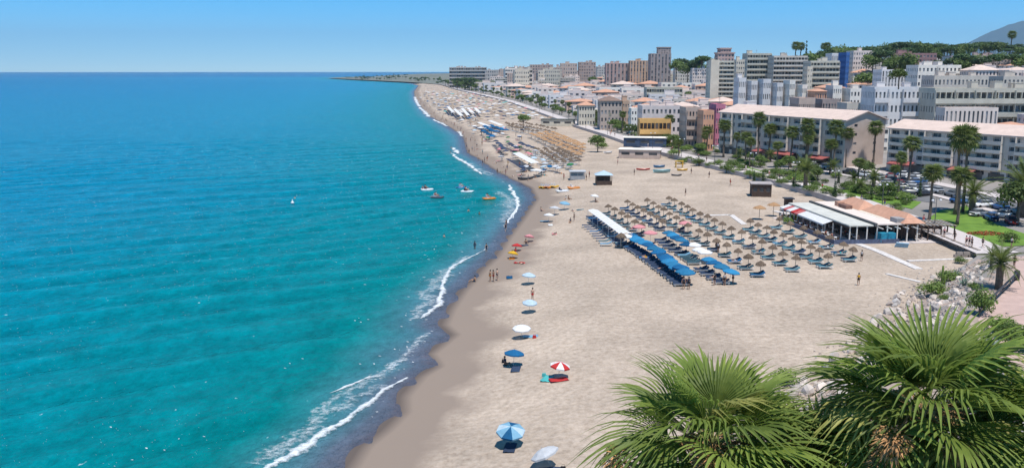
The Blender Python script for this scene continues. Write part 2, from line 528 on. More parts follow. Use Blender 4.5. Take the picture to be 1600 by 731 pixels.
FO = []
def build_foam_and_glints():
    mb = MB()
    F_ = [([(405, 745), (440, 722), (470, 702), (500, 683), (540, 657), (575, 632), (600, 610), (640, 589)], [1.0, 1.6, 1.9, 1.7, 1.2, 1.1, .9, .5]),
          ([(515, 616), (545, 604), (582, 587)], [.4, .75, .4]),
          
          ([(655, 498), (676, 488), (688, 476), (690, 462), (692, 448), (698, 434), (706, 420), (722, 408), (745, 398), (762, 388)], [.5, 1.2, 1.5, 1.1, 1.0, 1.1, 1.3, .9, .6, .3]),
          ([(796, 290), (798, 297), (804, 305), (808, 314), (808, 324), (802, 334), (796, 342), (792, 350)], [1.0, 1.7, 1.6, 1.5, 1.2, .9, .9, .6]),
          ([(806, 330), (800, 342)], [.6, .5]),
          ([(706, 240), (712, 246), (724, 253), (738, 262), (746, 268), (754, 274)], [1.2, 2.2, 2.6, 2.2, 1.6, .8]),
          ([(708, 231), (712, 237), (716, 241)], [1.5, 3.5, 2.0]),
          ([(763, 270), (773, 273)], [1.0, .7]),
          ([(717, 206), (722, 214)], [2.5, 2.0]),
          ([(676, 187), (688, 192), (699, 198)], [2.5, 3.5, 2.5]),
          ([(655, 168), (662, 174), (670, 183)], [4, 5, 4]),
          ([(648, 152), (651, 160), (655, 167)], [5, 5, 5])]
    for i, (p, w) in enumerate(F_): foam_line(mb, p, w, i * 3 + 1)
    for i, (p, w) in enumerate((([(400, 728), (440, 700), (490, 666), (540, 636), (590, 600)], [3.0, 4.0, 4.2, 3.4, 1.5]), ([(500, 640), (550, 610), (600, 580), (640, 560)], [1.5, 3.0, 3.0, 1.2]), ([(640, 500), (668, 478), (682, 450), (700, 424), (730, 400)], [2.5, 4.0, 4.5, 4.0, 2.0]), ([(778, 300), (792, 312), (798, 330), (786, 350)], [4, 6, 6, 3]), ([(720, 250), (745, 266), (766, 276)], [3, 5, 3]), ([(560, 600), (610, 575), (650, 545), (672, 520)], [1.2, 2.2, 2.2, 1.0]))): foam_line(mb, p, [x / .95 for x in w], 70 + i, .60)
    # loose specks and streaks between the breaking lines and the sand
    rr = random.Random(5)
    for _ in range(500):
        Y = 60 * (1 + rr.random() ** 1.6 * 4.0)
        d = 1.5 + abs(rr.gauss(0, 8))
        x = float(xs(Y)) - d
        if noise.noise(Vector((x * .12, Y * .12, 9))) < .08: continue
        s = rr.uniform(.04, .11) * (Y / 90) ** .5
        a = -.6 + rr.gauss(0, .3)
        ux, uy = cos(a) * s * 2.2, sin(a) * s * 2.2
        z = float(swell(x, Y)) + .05
        mb.add([(x - ux, Y - uy, z), (x + uy * .4, Y - ux * .4, z), (x + ux, Y + uy, z), (x - uy * .4, Y + ux * .4, z)], [(0, 1, 2, 3)])
    # pale flecks added on the open water as painted sun glitter
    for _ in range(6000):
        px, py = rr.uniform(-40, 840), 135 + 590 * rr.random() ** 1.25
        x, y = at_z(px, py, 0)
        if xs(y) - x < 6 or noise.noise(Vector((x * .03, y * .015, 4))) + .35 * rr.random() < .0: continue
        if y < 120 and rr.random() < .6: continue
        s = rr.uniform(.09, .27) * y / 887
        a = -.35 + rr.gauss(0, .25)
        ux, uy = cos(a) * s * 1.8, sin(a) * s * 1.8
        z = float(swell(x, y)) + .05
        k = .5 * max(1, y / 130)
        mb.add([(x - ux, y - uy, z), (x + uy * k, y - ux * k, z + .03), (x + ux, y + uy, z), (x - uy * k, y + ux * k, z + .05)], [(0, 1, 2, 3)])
    while len(FO) < len(mb.v): FO.append(.9)
    m = mat('foam_and_glints', (.80, .83, .85), .9, .05, 3.0)  # foam white, shared by the painted glints on open water
    nt = m.node_tree; N, L = nt.nodes.new, nt.links.new
    aa = N('ShaderNodeAttribute'); aa.attribute_name = 'body'
    geo = N('ShaderNodeNewGeometry')
    nz = N('ShaderNodeTexNoise'); nz.inputs['Scale'].default_value = 1.6; nz.inputs['Detail'].default_value = 6; nz.inputs['Roughness'].default_value = .8
    L(geo.outputs['Position'], nz.inputs['Vector'])
    ad = N('ShaderNodeMath'); ad.operation = 'MULTIPLY_ADD'; ad.inputs[1].default_value = .62; L(aa.outputs['Fac'], ad.inputs[0]); L(nz.outputs['Fac'], ad.inputs[2])
    mr = N('ShaderNodeMapRange'); mr.inputs['From Min'].default_value = .78; mr.inputs['From Max'].default_value = 1.2; mr.inputs['To Max'].default_value = .95
    L(ad.outputs[0], mr.inputs['Value']); L(mr.outputs[0], nt.nodes['Principled BSDF'].inputs['Alpha'])
    o = stuff(mb.build('sea_foam_and_glints', m, None, True))
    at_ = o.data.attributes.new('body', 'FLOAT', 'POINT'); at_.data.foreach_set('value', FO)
    bpy.data.objects['sea_foam_and_glints']['label'] = 'white foam of small waves along the shore, and painted sun glints on open water'
HAZE = 4.6e-5
# ---------------------------------------------------------------- buildings
def facade(mb, gl, O, U, N, L, z0, Hh, bays, floors, ow=.55, oh=.5, sill=.25, rec=.25, mi=0, gi=0, panes=None, base=0.0):
    """wall with real recessed openings; O = corner, U = direction along, N = outward normal; panes go to gl or, one by one, to the list panes"""
    O, U, N = Vector(O), Vector(U), Vector(N)
    P = lambda u, z, w=0.0: O + U * u + N * (-w) + Vector((0, 0, z))
    fh = (Hh - base) / floors
    bw = L / bays
    if base: mb.quad(P(0, z0), P(L, z0), P(L, z0 + base), P(0, z0 + base), mi)
    z0 += base
    for j in range(floors):
        a, b, c, d = z0 + j * fh, z0 + j * fh + fh * sill, z0 + j * fh + fh * (sill + oh), z0 + (j + 1) * fh
        mb.quad(P(0, a), P(L, a), P(L, b), P(0, b), mi)
        mb.quad(P(0, c), P(L, c), P(L, d), P(0, d), mi)
        xx = [0.0]
        for i in range(bays): xx += [i * bw + bw * (1 - ow) / 2, i * bw + bw * (1 + ow) / 2]
        xx.append(L)
        for k in range(0, len(xx), 2):
            mb.quad(P(xx[k], b), P(xx[k + 1], b), P(xx[k + 1], c), P(xx[k], c), mi)
        for k in range(1, len(xx) - 1, 2):
            u0, u1 = xx[k], xx[k + 1]
            mb.quad(P(u0, b), P(u1, b), P(u1, b, rec), P(u0, b, rec), mi)
            mb.quad(P(u0, c, rec), P(u1, c, rec), P(u1, c), P(u0, c), mi)
            mb.quad(P(u0, b), P(u0, b, rec), P(u0, c, rec), P(u0, c), mi)
            mb.quad(P(u1, b, rec), P(u1, b), P(u1, c), P(u1, c, rec), mi)
            if panes is None: gl.quad(P(u0, b, rec), P(u1, b, rec), P(u1, c, rec), P(u0, c, rec), RW.choices((0, 1, 2), (6, 2, 2))[0])
            else: panes.append((P(u0, b, rec), u1 - u0, c - b))

GLASS = mat('window_glass', (.13, .14, .155), .15, .3, .35, spec=.5, col2=(.05, .055, .065))
GLASS_D = mat('dark_opening', (.16, .145, .13), .5, .3, .3, spec=.3, col2=(.07, .065, .06))
FRAME = mat('window_frame_white', (.62, .63, .63), .5, .06, 1)
SHUT = mat('shutter', (.30, .31, .33), .6, .2, .4)
RW = random.Random(61)
CURT = mat('curtained_window', (.40, .38, .35), .7, .2, .5, col2=(.24, .23, .22))
def plaster(name, c, orand=.05): return mat('plaster_' + name, c, .85, .07, .35, col2=tuple(k * .84 for k in c), orand=orand, bump=.12, bscale=3)
W_WHITE = plaster('white', (0.84, 0.785, 0.703)); W_CREAM = plaster('cream', (.66, .60, .49)); W_GREY = plaster('grey', (0.599, 0.551, 0.484)); W_GGREEN = plaster('grey_green', (0.567, 0.541, 0.456))
W_BLUEW = plaster('blue_white', (0.728, 0.704, 0.694)); W_PINK = plaster('pink', (.70, .40, .40)); W_MAGENTA = plaster('magenta', (.62, .22, .30)); W_ORANGE = plaster('orange', (.74, .40, .26))
W_OCHRE = plaster('ochre', (.66, .40, .15)); W_TAN = plaster('tan', (.47, .37, .30)); W_BROWN = plaster('brown', (.46, .35, .30)); W_PURPLE = plaster('purple_brick', (0.321, 0.194, 0.19))
W_SLATE = plaster('slate', (0.385, 0.316, 0.294)); W_BLUE = plaster('blue', (.06, .16, .42)); W_ROSE = plaster('rose_white', (0.792, 0.673, 0.598)); W_FARBLUE = plaster('far_grey', (0.492, 0.459, 0.427))
TERRA = mat('terracotta_tiles', (.56, .31, .21), .85, .18, 1.2, col2=(.46, .25, .17), bump=.4, bscale=6)
PALE_ROOF = mat('pale_pink_roof', (.64, .50, .43), .85, .08, .5, col2=(.54, .42, .36), bump=.3, bscale=5)
FLATROOF = mat('flat_roof_screed', (.66, .52, .44), .9, .1, .25, col2=(.56, .45, .385), orand=.15)
CONC = mat('concrete', (.42, .41, .39), .85, .08, .6)

def building(name, label, p0, p1, depth, z0, z1, floors, bays, wallm, roof='flat', style='windows', group=None, sidebays=None, roofm=None, indiv=False, extras=True, cat='building', balc=None, seed=0, base=0.0, sidem=None, topbox=0.0):
    """front from p0 to p1 as seen from the camera side; local x along the front, y inwards"""
    rr = random.Random(seed + int(p0[0] * 7 + p0[1] * 3))
    dx, dy = p1[0] - p0[0], p1[1] - p0[1]
    L, Hh = hypot(dx, dy), z1 - z0
    root = thing(name, label, cat, (p0[0], p0[1], z0), atan2(dy, dx), group)
    sb = sidebays or max(1, int(bays * depth / L))
    mb, gl = MB(), MB()
    ow, oh, sill = {'windows': (.48, .48, .28), 'bands': (.86, .46, .36), 'stripes': (.42, .9, .05), 'sparse': (.30, .42, .3), 'wide': (.62, .50, .30)}[style]
    panes = [] if indiv else None
    facade(mb, gl, (0, 0, 0), (1, 0, 0), (0, -1, 0), L, 0, Hh, bays, floors, ow, oh, sill, .9 if style == 'bands' else .55 if style == 'wide' else .22, 0, 0, panes, base)
    sm_ = 1 if sidem else 0
    facade(mb, gl, (0, depth, 0), (0, -1, 0), (-1, 0, 0), depth, 0, Hh, sb, floors, .4, .45, .3, .2, sm_, 0, None, base)
    facade(mb, gl, (L, 0, 0), (0, 1, 0), (1, 0, 0), depth, 0, Hh, sb, floors, .4 if not sidem else .16, .45 if not sidem else .3, .3, .2, sm_, 0, None, base)
    mb.quad((L, depth, 0), (0, depth, 0), (0, depth, Hh), (L, depth, Hh))
    mb.quad((0, 0, Hh), (L, 0, Hh), (L, depth, Hh), (0, depth, Hh))
    # parapet
    if roof == 'flat':
        t, ph = .25, .7
        mb.box(0, L, 0, t, Hh + .002, Hh + ph); mb.box(0, L, depth - t, depth, Hh + .002, Hh + ph)
        mb.box(0, t, t, depth - t, Hh + .002, Hh + ph); mb.box(L - t, L, t, depth - t, Hh + .002, Hh + ph)
    w = mb.build('wall', [wallm, sidem or wallm], root)
    if not indiv: stuff(gl.build('windows', [GLASS_D if style == 'bands' else GLASS, CURT, SHUT], root))
    else:
        if gl.v: stuff(gl.build('side_windows', [GLASS, CURT, SHUT], root))
        cache = {}
        for i, (p, pw, ph) in enumerate(panes):
            k = (round(pw, 2), round(ph, 2), rr.random() < .35)
            if k not in cache:
                m2 = MB()
                m2.quad((.06, -.02, .06), (pw - .06, -.02, .06), (pw - .06, -.02, ph - .06), (.06, -.02, ph - .06), 0)
                for a in ((0, pw, 0, .07), (0, pw, ph - .07, ph)): m2.box(a[0], a[1], -.08, .03, a[2], a[3], 1)
                for a in (0, pw / 2 - .03, pw - .07): m2.box(a, a + .07, -.07, .02, .07, ph - .07, 1)
                if k[2]: m2.box(.07, pw - .07, -.05, -.03, ph * .45, ph - .07, 2)
                cache[k] = m2.mesh('window', [GLASS, FRAME, SHUT])
            put('window', cache[k], root, p)
    # roof covering
    rb = MB()
    if roof == 'flat': rb.box(.25, L - .25, .25, depth - .25, Hh + .01, Hh + .08); rm = roofm or FLATROOF
    elif roof == 'hip':
        e, rh = .5, min(depth, L) * .22
        a = [(-e, -e, Hh + .05), (L + e, -e, Hh + .05), (L + e, depth + e, Hh + .05), (-e, depth + e, Hh + .05)]
        k = min(depth, L) / 2
        b = [(k, depth / 2, Hh + rh), (L - k, depth / 2, Hh + rh)] if L > depth else [(L / 2, k, Hh + rh), (L / 2, depth - k, Hh + rh)]
        if L > depth: fs = [(0, 1, 5, 4), (1, 2, 5), (2, 3, 4, 5), (3, 0, 4), (3, 2, 1, 0)]
        else: fs = [(0, 1, 4), (1, 2, 5, 4), (2, 3, 5), (3, 0, 4, 5), (3, 2, 1, 0)]
        rb.add(a + b, fs); rm = roofm or TERRA
    elif roof == 'gable':
        e, rh = .6, depth * .16
        a = [(-e, -e, Hh - .1), (L + e, -e, Hh - .1), (L + e, depth + e, Hh - .1), (-e, depth + e, Hh - .1), (-e, depth / 2, Hh + rh), (L + e, depth / 2, Hh + rh)]
        a2 = [(x, y, z + .3) for x, y, z in a]
        rb.add(a + a2, [(0, 1, 5, 4), (4, 5, 2, 3), (6, 7, 11, 10), (10, 11, 8, 9), (0, 1, 7, 6), (2, 3, 9, 8), (0, 4, 10, 6), (4, 3, 9, 10), (1, 5, 11, 7), (5, 2, 8, 11)])
        for gx in (.05, L - .05):
            mb2 = MB(); mb2.add([(gx, .05, Hh), (gx, depth - .05, Hh), (gx, depth / 2, Hh + rh)], [(0, 1, 2)]); mb2.build('gable_wall', sidem or wallm, root)
        rm = roofm or TERRA
    rb.build('roof', rm, root)
    fh = (Hh - base) / floors
    if style == 'bands' or balc:
        for j in range(0 if style == 'bands' else 1, floors):
            zb = base + j * fh
            spans = [(0.0, L)] if balc is None else balc
            for (a, b) in spans:
                m2 = MB()
                a, b = a * (1 if balc is None else L), b * (1 if balc is None else L)
                m2.box(a, b, -1.2, -.003, zb - .1, zb + .08, 0)
                m2.box(a, b, -1.2, -1.08, zb + .081, zb + fh * .33, 0)
                nd = max(1, int((b - a) / 6))
                for k in range(nd + 1):
                    xk = a + (b - a) * k / nd
                    m2.box(xk - .07, xk + .07, -1.06, -.004, zb + .083, zb + fh - .12, 0)
                m2.build('balcony', [wallm], root)
    if extras and roof == 'flat':
        for _ in range(max(1, int(L / 7))):
            x, w2, d2, h2 = rr.uniform(.1, .8) * L, rr.uniform(2, 3.5), rr.uniform(2, 3.5), rr.uniform(1.8, 2.8)
            if x + w2 > L - .5: continue
            y = depth * rr.uniform(.3, .55)
            m2 = MB(); m2.box(x, x + w2, y, y + d2, Hh + .09, Hh + h2); m2.box(x - .12, x + w2 + .12, y - .12, y + d2 + .12, Hh + h2 + .002, Hh + h2 + .15)
            m2.build('stair_house', wallm, root)
        if Hh > 9:
            m2 = MB(); x = rr.uniform(.2, .8) * L
            m2.tube([(x, depth * .5, Hh), (x, depth * .5, Hh + 3.2)], .05, 4)
            for k in range(3): m2.box(x - .5, x + .5, depth * .5 - .03, depth * .5 + .03, Hh + 2.2 + .4 * k, Hh + 2.26 + .4 * k)
            m2.build('aerial', mat('aerial_metal', (.2, .2, .2), .5), root)
    return root

def bl(px0, px1, ytop, Y, depth, turn=0.0):
    x0, z1 = at_y(px0, ytop, Y + (depth if px0 > 900 else 0))
    x1, _ = at_y(px1, ytop, Y)
    _, z1 = at_y(px0, ytop, Y)
    L = x1 - x0
    p0, p1 = (x0, Y), (x0 + L * cos(turn), Y + L * sin(turn))
    z0 = min(hgt(x0, Y), hgt(x1, Y), hgt(x0, Y + depth)) - .4
    return p0, p1, depth, z0, z1

TAKEN = []
def far_block(name, label, px0, px1, ytop, Y, depth, floors, bays, m, **k):
    p0, p1, d, z0, z1 = bl(px0, px1, ytop, Y, depth, k.pop('turn', 0.0))
    TAKEN.append((min(p0[0], p1[0]) - 3, max(p0[0], p1[0]) + 3, Y - 6, Y + depth + 4))
    return building(name, label, p0, p1, d, z0, z1, floors, bays, m, **k)

def build_buildings():
    # the two long seafront blocks
    def seafront(name, label, pa, pb, depth, ztop, floors, bays, m, **k):
        z0 = min(hgt(*pa), hgt(*pb)) - .3
        TAKEN.append((min(pa[0], pb[0]) - 4, max(pa[0], pb[0]) + depth + 2, min(pa[1], pb[1]) - 6, max(pa[1], pb[1]) + 10))
        return building(name, label, pa, pb, depth, z0, ztop, floors, bays, m, **k)
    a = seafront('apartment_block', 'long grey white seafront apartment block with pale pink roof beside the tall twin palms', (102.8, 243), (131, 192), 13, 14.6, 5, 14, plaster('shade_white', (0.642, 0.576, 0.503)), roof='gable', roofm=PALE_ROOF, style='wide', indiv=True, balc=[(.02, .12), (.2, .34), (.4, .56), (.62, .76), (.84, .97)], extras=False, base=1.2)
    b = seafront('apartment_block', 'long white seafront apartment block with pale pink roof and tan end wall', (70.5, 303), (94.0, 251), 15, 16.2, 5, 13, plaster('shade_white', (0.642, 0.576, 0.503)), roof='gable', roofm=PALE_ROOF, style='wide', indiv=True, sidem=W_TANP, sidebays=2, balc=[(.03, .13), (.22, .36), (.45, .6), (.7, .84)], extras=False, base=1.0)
    # awnings and shop fronts at the foot of the blocks
    for root, spans, col in ((a, [(2, 9), (20, 27)], 'red'), (b, [(20, 27), (30, 38), (44, 52)], 'red')):
        for s0, s1 in spans:
            m2 = MB(); m2.add([(s0, -.05, 3.3), (s1, -.05, 3.3), (s1, -2.6, 2.6), (s0, -2.6, 2.6), (s0, -2.6, 2.3), (s1, -2.6, 2.3)], [(0, 1, 2, 3), (3, 2, 5, 4)])
            m2.build('awning', mat('faded_awning', (.40, .12, .11), .85, .15, 2, transl=.2), root)
        m2 = MB()
        for k in range(9): m2.box(1.5 + k * 5.6, 5.6 + k * 5.6, -.06, -.03, .2, 2.5)
        stuff(m2.build('shop_windows', GLASS_D, root))
    FB = far_block
    # skyline, from the left
    FB('slab_block', 'long blue grey slab block farthest left on the skyline', 702, 760, 106, 1500, 18, 6, 16, W_FARBLUE, style='bands')
    FB('slab_block', 'low grey block behind the palms, second from the left on the skyline', 758, 792, 110, 1460, 18, 5, 10, W_FARBLUE)
    FB('apartment_tower', 'pinkish brown apartment block, left of the pair on the far skyline', 792, 826, 106, 1350, 18, 7, 9, W_BROWN)
    FB('apartment_tower', 'pinkish brown apartment block, right and taller of the pair on the far skyline', 828, 864, 102, 1330, 18, 8, 9, W_BROWN)
    FB('apartment_block', 'beige stepped apartment block behind the round dark tree', 876, 902, 100, 1150, 16, 7, 7, W_TANP)
    FB('apartment_block', 'brown topped apartment block right of the beige stepped one', 903, 931, 98, 1160, 16, 8, 7, W_BROWN)
    FB('slab_block', 'small bluish block between the beige and the purple brown apartment towers', 931, 950, 105, 1250, 14, 6, 5, W_FARBLUE)
    FB('apartment_tower', 'purple brown apartment tower left of the ochre one', 945, 982, 100, 900, 14, 9, 6, W_PURPLEB, style='stripes')
    FB('apartment_tower', 'ochre brown apartment tower with vertical recesses beside the dark tower', 982, 1013, 96, 885, 14, 9, 6, plaster('ochre_brown', (.55, .38, .27)), style='stripes')
    t = FB('tower_block', 'tall dark grey brown tower, the highest on the skyline', 1013, 1049, 85, 850, 17, 14, 6, W_SLATE, style='stripes')
    L = 1049 / F
    def crown(root, x0, x1, y0, y1, z0, z1, m, fl=3, by=5):
        mb, gl = MB(), MB()
        facade(mb, gl, (x0, y0, 0), (1, 0, 0), (0, -1, 0), x1 - x0, z0, z1 - z0, by, fl, .5, .5, .25, .2)
        facade(mb, gl, (x0, y1, 0), (0, -1, 0), (-1, 0, 0), y1 - y0, z0, z1 - z0, 3, fl, .5, .5, .25, .2)
        facade(mb, gl, (x1, y0, 0), (0, 1, 0), (1, 0, 0), y1 - y0, z0, z1 - z0, 3, fl, .5, .5, .25, .2)
        mb.quad((x1, y1, z0), (x0, y1, z0), (x0, y1, z1), (x1, y1, z1)); mb.box(x0 - .4, x1 + .4, y0 - .4, y1 + .4, z1 + .002, z1 + .8)
        o = mb.build('upper_storeys', m, root); stuff(gl.build('upper_windows', [GLASS, CURT, SHUT], o))
    z0 = t.location.z
    crown(t, 7, 19, 2, 12, at_y(1030, 85, 850)[1] - z0 + .1, at_y(1030, 75, 850)[1] - z0, W_SLATE)
    t = FB('tower_block', 'grey tower with stepped dark top and a pale lift shaft', 1104, 1147, 97, 560, 13, 11, 7, W_GGREEN, style='bands')
    z0 = t.location.z; zt = at_y(1120, 97, 560)[1] - z0
    m2 = MB(); m2.box(-.3, 5.0, -1.6, -1.3, 0, zt + 1.0); m2.box(-.3, 5.0, -1.297, 6, 0, zt + 1.2); m2.build('lift_shaft', W_CREAM, t)
    crown(t, 4.5, 14.5, 1, 11, zt + .1, at_y(1120, 84, 560)[1] - z0, W_PURPLEB, 2, 5)
    crown(t, 6.0, 12.5, 1.5, 10.5, at_y(1120, 84, 560)[1] - z0 + .9, at_y(1120, 77, 560)[1] - z0, W_PURPLEB, 1, 4)
    FB('apartment_block', 'pale grey block between the two tall towers, topped by trees', 1052, 1078, 106, 820, 12, 7, 6, W_GREY)
    FB('apartment_block', 'white grey block just left of the tower with the lift shaft', 1078, 1104, 108, 760, 12, 7, 6, W_ROSE)
    FB('apartment_block', 'small cream block right of the tower with the lift shaft', 1144, 1164, 95, 610, 12, 8, 4, W_CREAM)
    FB('apartment_block', 'grey green apartment block with balcony bands, upper left of a stepped group', 1160, 1206, 85, 640, 14, 8, 9, W_GGREEN, style='bands')
    FB('apartment_block', 'grey apartment block with dark balcony bands, middle of a stepped group', 1200, 1262, 89, 625, 14, 8, 11, W_GREY, style='bands')
    FB('apartment_block', 'cream grey apartment block with long balconies below the palms on the hill', 1255, 1312, 97, 545, 14, 7, 9, W_GGREEN, style='bands')
    FB('apartment_block', 'cream lift tower between two grey green balcony blocks', 1257, 1270, 106, 538, 6, 6, 2, W_CREAM, style='sparse', extras=False)
    FB('office_block', 'white block with tall blue vertical stripes', 1290, 1312, 85, 585, 12, 1, 6, W_BLUEW, style='stripes', extras=False)
    FB('office_block', 'strong blue block on the hillside', 1310, 1328, 84, 560, 14, 7, 3, W_BLUE, style='sparse')
    FB('apartment_block', 'white block with brown upper windows right of the blue block', 1322, 1365, 81, 610, 14, 7, 8, W_ROSE)
    FB('slab_block', 'purple brick slab with white end walls below the hilltop trees', 1381, 1464, 85, 590, 12, 6, 13, W_PURPLE, sidem=W_WHITE)
    FB('slab_block', 'dark blue grey slab with white roof edge at far right below the trees', 1472, 1590, 89, 560, 12, 6, 20, W_SLATE, sidem=W_WHITE)
    FB('slab_block', 'pale pink block on the hillside at the right edge', 1596, 1680, 96, 520, 14, 6, 12, W_ROSE)
    FB('apartment_block', 'white apartment house with grey balconies and flat white roof edge', 1416, 1502, 104, 455, 14, 5, 11, W_WHITE, balc=[(.45, .98)])
    FB('apartment_block', 'grey white apartment house left of the leafy tree on the slope', 1364, 1418, 111, 480, 12, 5, 8, W_BLUEW, style='stripes')
    FB('apartment_block', 'rose white terraced house with a pink roof terrace', 1500, 1562, 110, 440, 12, 4, 8, W_ROSE, roof='hip', roofm=PALE_ROOF)
    FB('apartment_block', 'cream house with roof terrace at right above the long grey block', 1556, 1640, 112, 430, 12, 4, 9, W_ROSE)
    FB('apartment_block', 'long pale grey block with round arched top storey above the balcony block', 1440, 1545, 121, 380, 12, 4, 14, W_GREY)
    FB('apartment_block', 'pale grey block at right edge above the balcony block', 1545, 1660, 122, 385, 12, 4, 14, W_GREY)
    FB('apartment_block', 'large grey green apartment block with dark balcony bands behind the pink roofed one', 1432, 1680, 141, 306, 14, 4, 24, W_GGREEN, style='bands')
    FB('apartment_block', 'blue white apartment house with square windows beside the large grey balcony block', 1346, 1438, 139, 318, 12, 4, 11, W_BLUEW, balc=[(.0, .3), (.62, .98)])
    FB('low_building', 'small pale flat roofed shop just behind the long pink roof', 1462, 1560, 172, 268, 6, 2, 12, W_ROSE, style='stripes', extras=False)
    # behind the middle block
    FB('low_building', 'flat roofed rose grey building behind the middle pink roof', 1234, 1274, 156, 352, 12, 2, 8, W_TANP, extras=False)
    FB('low_building', 'dark grey building between two flat roofs behind the middle block', 1272, 1312, 158, 358, 10, 3, 6, W_SLATE, extras=False)
    FB('low_building', 'grey green flat roofed building near the dark tree behind the middle block', 1308, 1348, 164, 330, 10, 2, 7, W_GREY, extras=False)
    FB('low_building', 'red and brown house among the white terrace houses', 1262, 1292, 143, 400, 10, 3, 5, W_ORANGE, roof='hip')
    for i, (a_, b_, y_) in enumerate([(1147, 1166, 124), (1166, 1184, 129), (1184, 1205, 126), (1205, 1224, 132), (1224, 1243, 128), (1243, 1262, 135), (1290, 1316, 136), (1316, 1350, 141)]):
        FB('white_house', ORD[i] + ' from the left in the row of tall white houses below the stepped apartment blocks', a_, b_, y_, 440 - i * 6, 10, 4, 4, W_BLUEW if i < 4 else W_WHITE, group='row of tall white houses', roof='flat', style='windows')
    # coloured houses by the promenade
    FB('seafront_house', 'peach orange house beside the pink one', 1090, 1116, 176, 310, 10, 4, 4, W_ORANGE)
    FB('seafront_house', 'bright pink house with flat roof', 1108, 1134, 166, 330, 12, 4, 4, W_MAGENTA)
    FB('seafront_house', 'tan and grey house with brown upper floor, left of the peach house', 1062, 1096, 171, 322, 12, 4, 5, W_TANP, balc=[(.05, .95)])
    FB('seafront_house', 'large pale lilac white house with a sloping white wall', 996, 1064, 168, 352, 14, 4, 9, plaster('lilac', (0.728, 0.632, 0.589)))
    FB('seafront_shop', 'row of orange awnings on a low ochre shop front', 996, 1048, 189, 334, 6, 2, 8, W_OCHRE, extras=False, style='bands')
    FB('seafront_house', 'brick brown house with arched gable and stone front', 934, 972, 158, 420, 14, 4, 6, plaster('stone', (.47, .38, .32)), roof='hip', roofm=mat('brown_roof', (.22, .15, .12), .85, .1, 1))
    FB('seafront_house', 'ochre brown house attached right of the arched brick house', 968, 984, 160, 422, 12, 4, 3, plaster('ochre_brown', (.55, .38, .27)))
    FB('seafront_house', 'house with bright terracotta roof and white columns', 902, 930, 165, 455, 12, 3, 6, W_CREAM, roof='hip')
    FB('seafront_house', 'narrow white house right of the brick brown one', 982, 1000, 172, 395, 10, 4, 3, W_WHITE)
    FB('hotel_wing', 'grey green flat building with a dark window band below the dark tower', 1006, 1066, 138, 640, 14, 3, 14, W_GGREEN, style='bands', extras=False)
    # the old town: many small white houses
    protos = []
    kinds = [('whitewashed flat roofed town house', W_WHITE, 'flat', None), ('lilac white flat roofed town house', plaster('lilac', (0.728, 0.632, 0.589)), 'flat', None), ('white town house with terracotta hip roof', W_WHITE, 'hip', None),
             ('rose coloured flat roofed town house', W_ROSE, 'flat', None), ('cream town house with pale pink roof', W_CREAM, 'hip', PALE_ROOF), ('blue white flat roofed town house', W_BLUEW, 'flat', None),
             ('peach town house with terracotta roof', plaster('peach', (.66, .45, .34)), 'hip', None), ('grey flat roofed town house', W_GREY, 'flat', None)]
    for i, (lb, m, rf, rm) in enumerate(kinds):
        o = building('town_house', lb + ' among the old town houses', (0, 0), (9.5, 0), 9, 0, 7.5, 3, 4, m, roof=rf, roofm=rm, cat='house', group=lb + 's', seed=i)
        protos.append(o)
    for p in protos: kids(p)
    rr = random.Random(21)
    Y = 288.0
    n = 0
    while Y < 1750:
        step = 15 if Y < 600 else 22 if Y < 1000 else 40
        q = 14 + rr.uniform(0, 5)
        while q < (250 if Y < 620 else min(150, 60 + Y * .14)):
            x = float(xp(Y)) + q
            w = rr.uniform(9, 14) * (1.1 if Y < 600 else 1.55 if Y < 1000 else 2.6)
            yy = Y + rr.uniform(-3, 3)
            bad = any(x + w > t0 and x < t1 and yy + 9 > t2 and yy < t3 for t0, t1, t2, t3 in TAKEN)
            px = CX + F * (x + w / 2) / Y
            if not bad and px < 1660 and rr.random() < .92:
                z = min(hgt(x, yy), hgt(x + w, yy)) - .2
                k = rr.choices(range(8), [5, 4, 4.5, 4, 3, 3, 3, 1.5])[0]
                sz = rr.uniform(.6, 1.25) * (1 if Y < 700 else 1.25)
                zone = 'in the nearest old town lanes' if Y < 400 else 'by the far promenade' if px < 880 else 'below the brown apartment towers' if px < 1010 else 'below the tall dark tower' if px < 1095 else 'below the stepped apartment blocks'
                zone = ('first row ' if q < 34 else '') + zone
                lb = kinds[k][0] + ', ' + zone
                clone(protos[k], (x, yy, z), rr.gauss(.1, .14) - .15, lb, lb + ' group', scale=(w / 9.5, rr.uniform(.9, 1.3) * (1 if Y < 800 else 1.5), sz))
                n += 1
            q += w + rr.uniform(.3, 3.0)
        Y += step
    # mid-rise blocks filling the far town
    mids = []
    for i, (lb, m, st) in enumerate((('cream', W_CREAM, 'windows'), ('white', W_WHITE, 'bands'), ('rose white', W_ROSE, 'windows'), ('pale grey', W_GREY, 'bands'), ('tan', W_TANP, 'stripes'))):
        mids.append(building('town_block', lb + ' apartment block in the far town', (0, 0), (20, 0), 12, 0, 18, 6, 8, m, style=st, group=lb + ' apartment blocks in the far town', seed=90 + i))
    for p in mids: kids(p)
    for i in range(110):
        px = rr.uniform(715, 1230); Y = rr.uniform(1000, 1500) if px < 1010 else rr.uniform(700, 1400)
        x, zt = at_y(px, rr.uniform(106, 128), Y)
        if x < xp(Y) + 30 or any(a - 18 < x < b and c - 12 < Y < d for a, b, c, d in TAKEN): continue
        zg = hgt(x, Y) - .5; hh = zt - zg
        if hh < 9: continue
        hh = min(hh, 30)
        clone(mids[i % 5], (x, Y, zg), rr.uniform(-.25, .2), scale=(rr.uniform(.7, 1.4), 1, hh / 18))
    for p in protos + mids:
        if p.name not in USED:
            for c in kids(p): bpy.data.objects.remove(c)
            bpy.data.objects.remove(p)
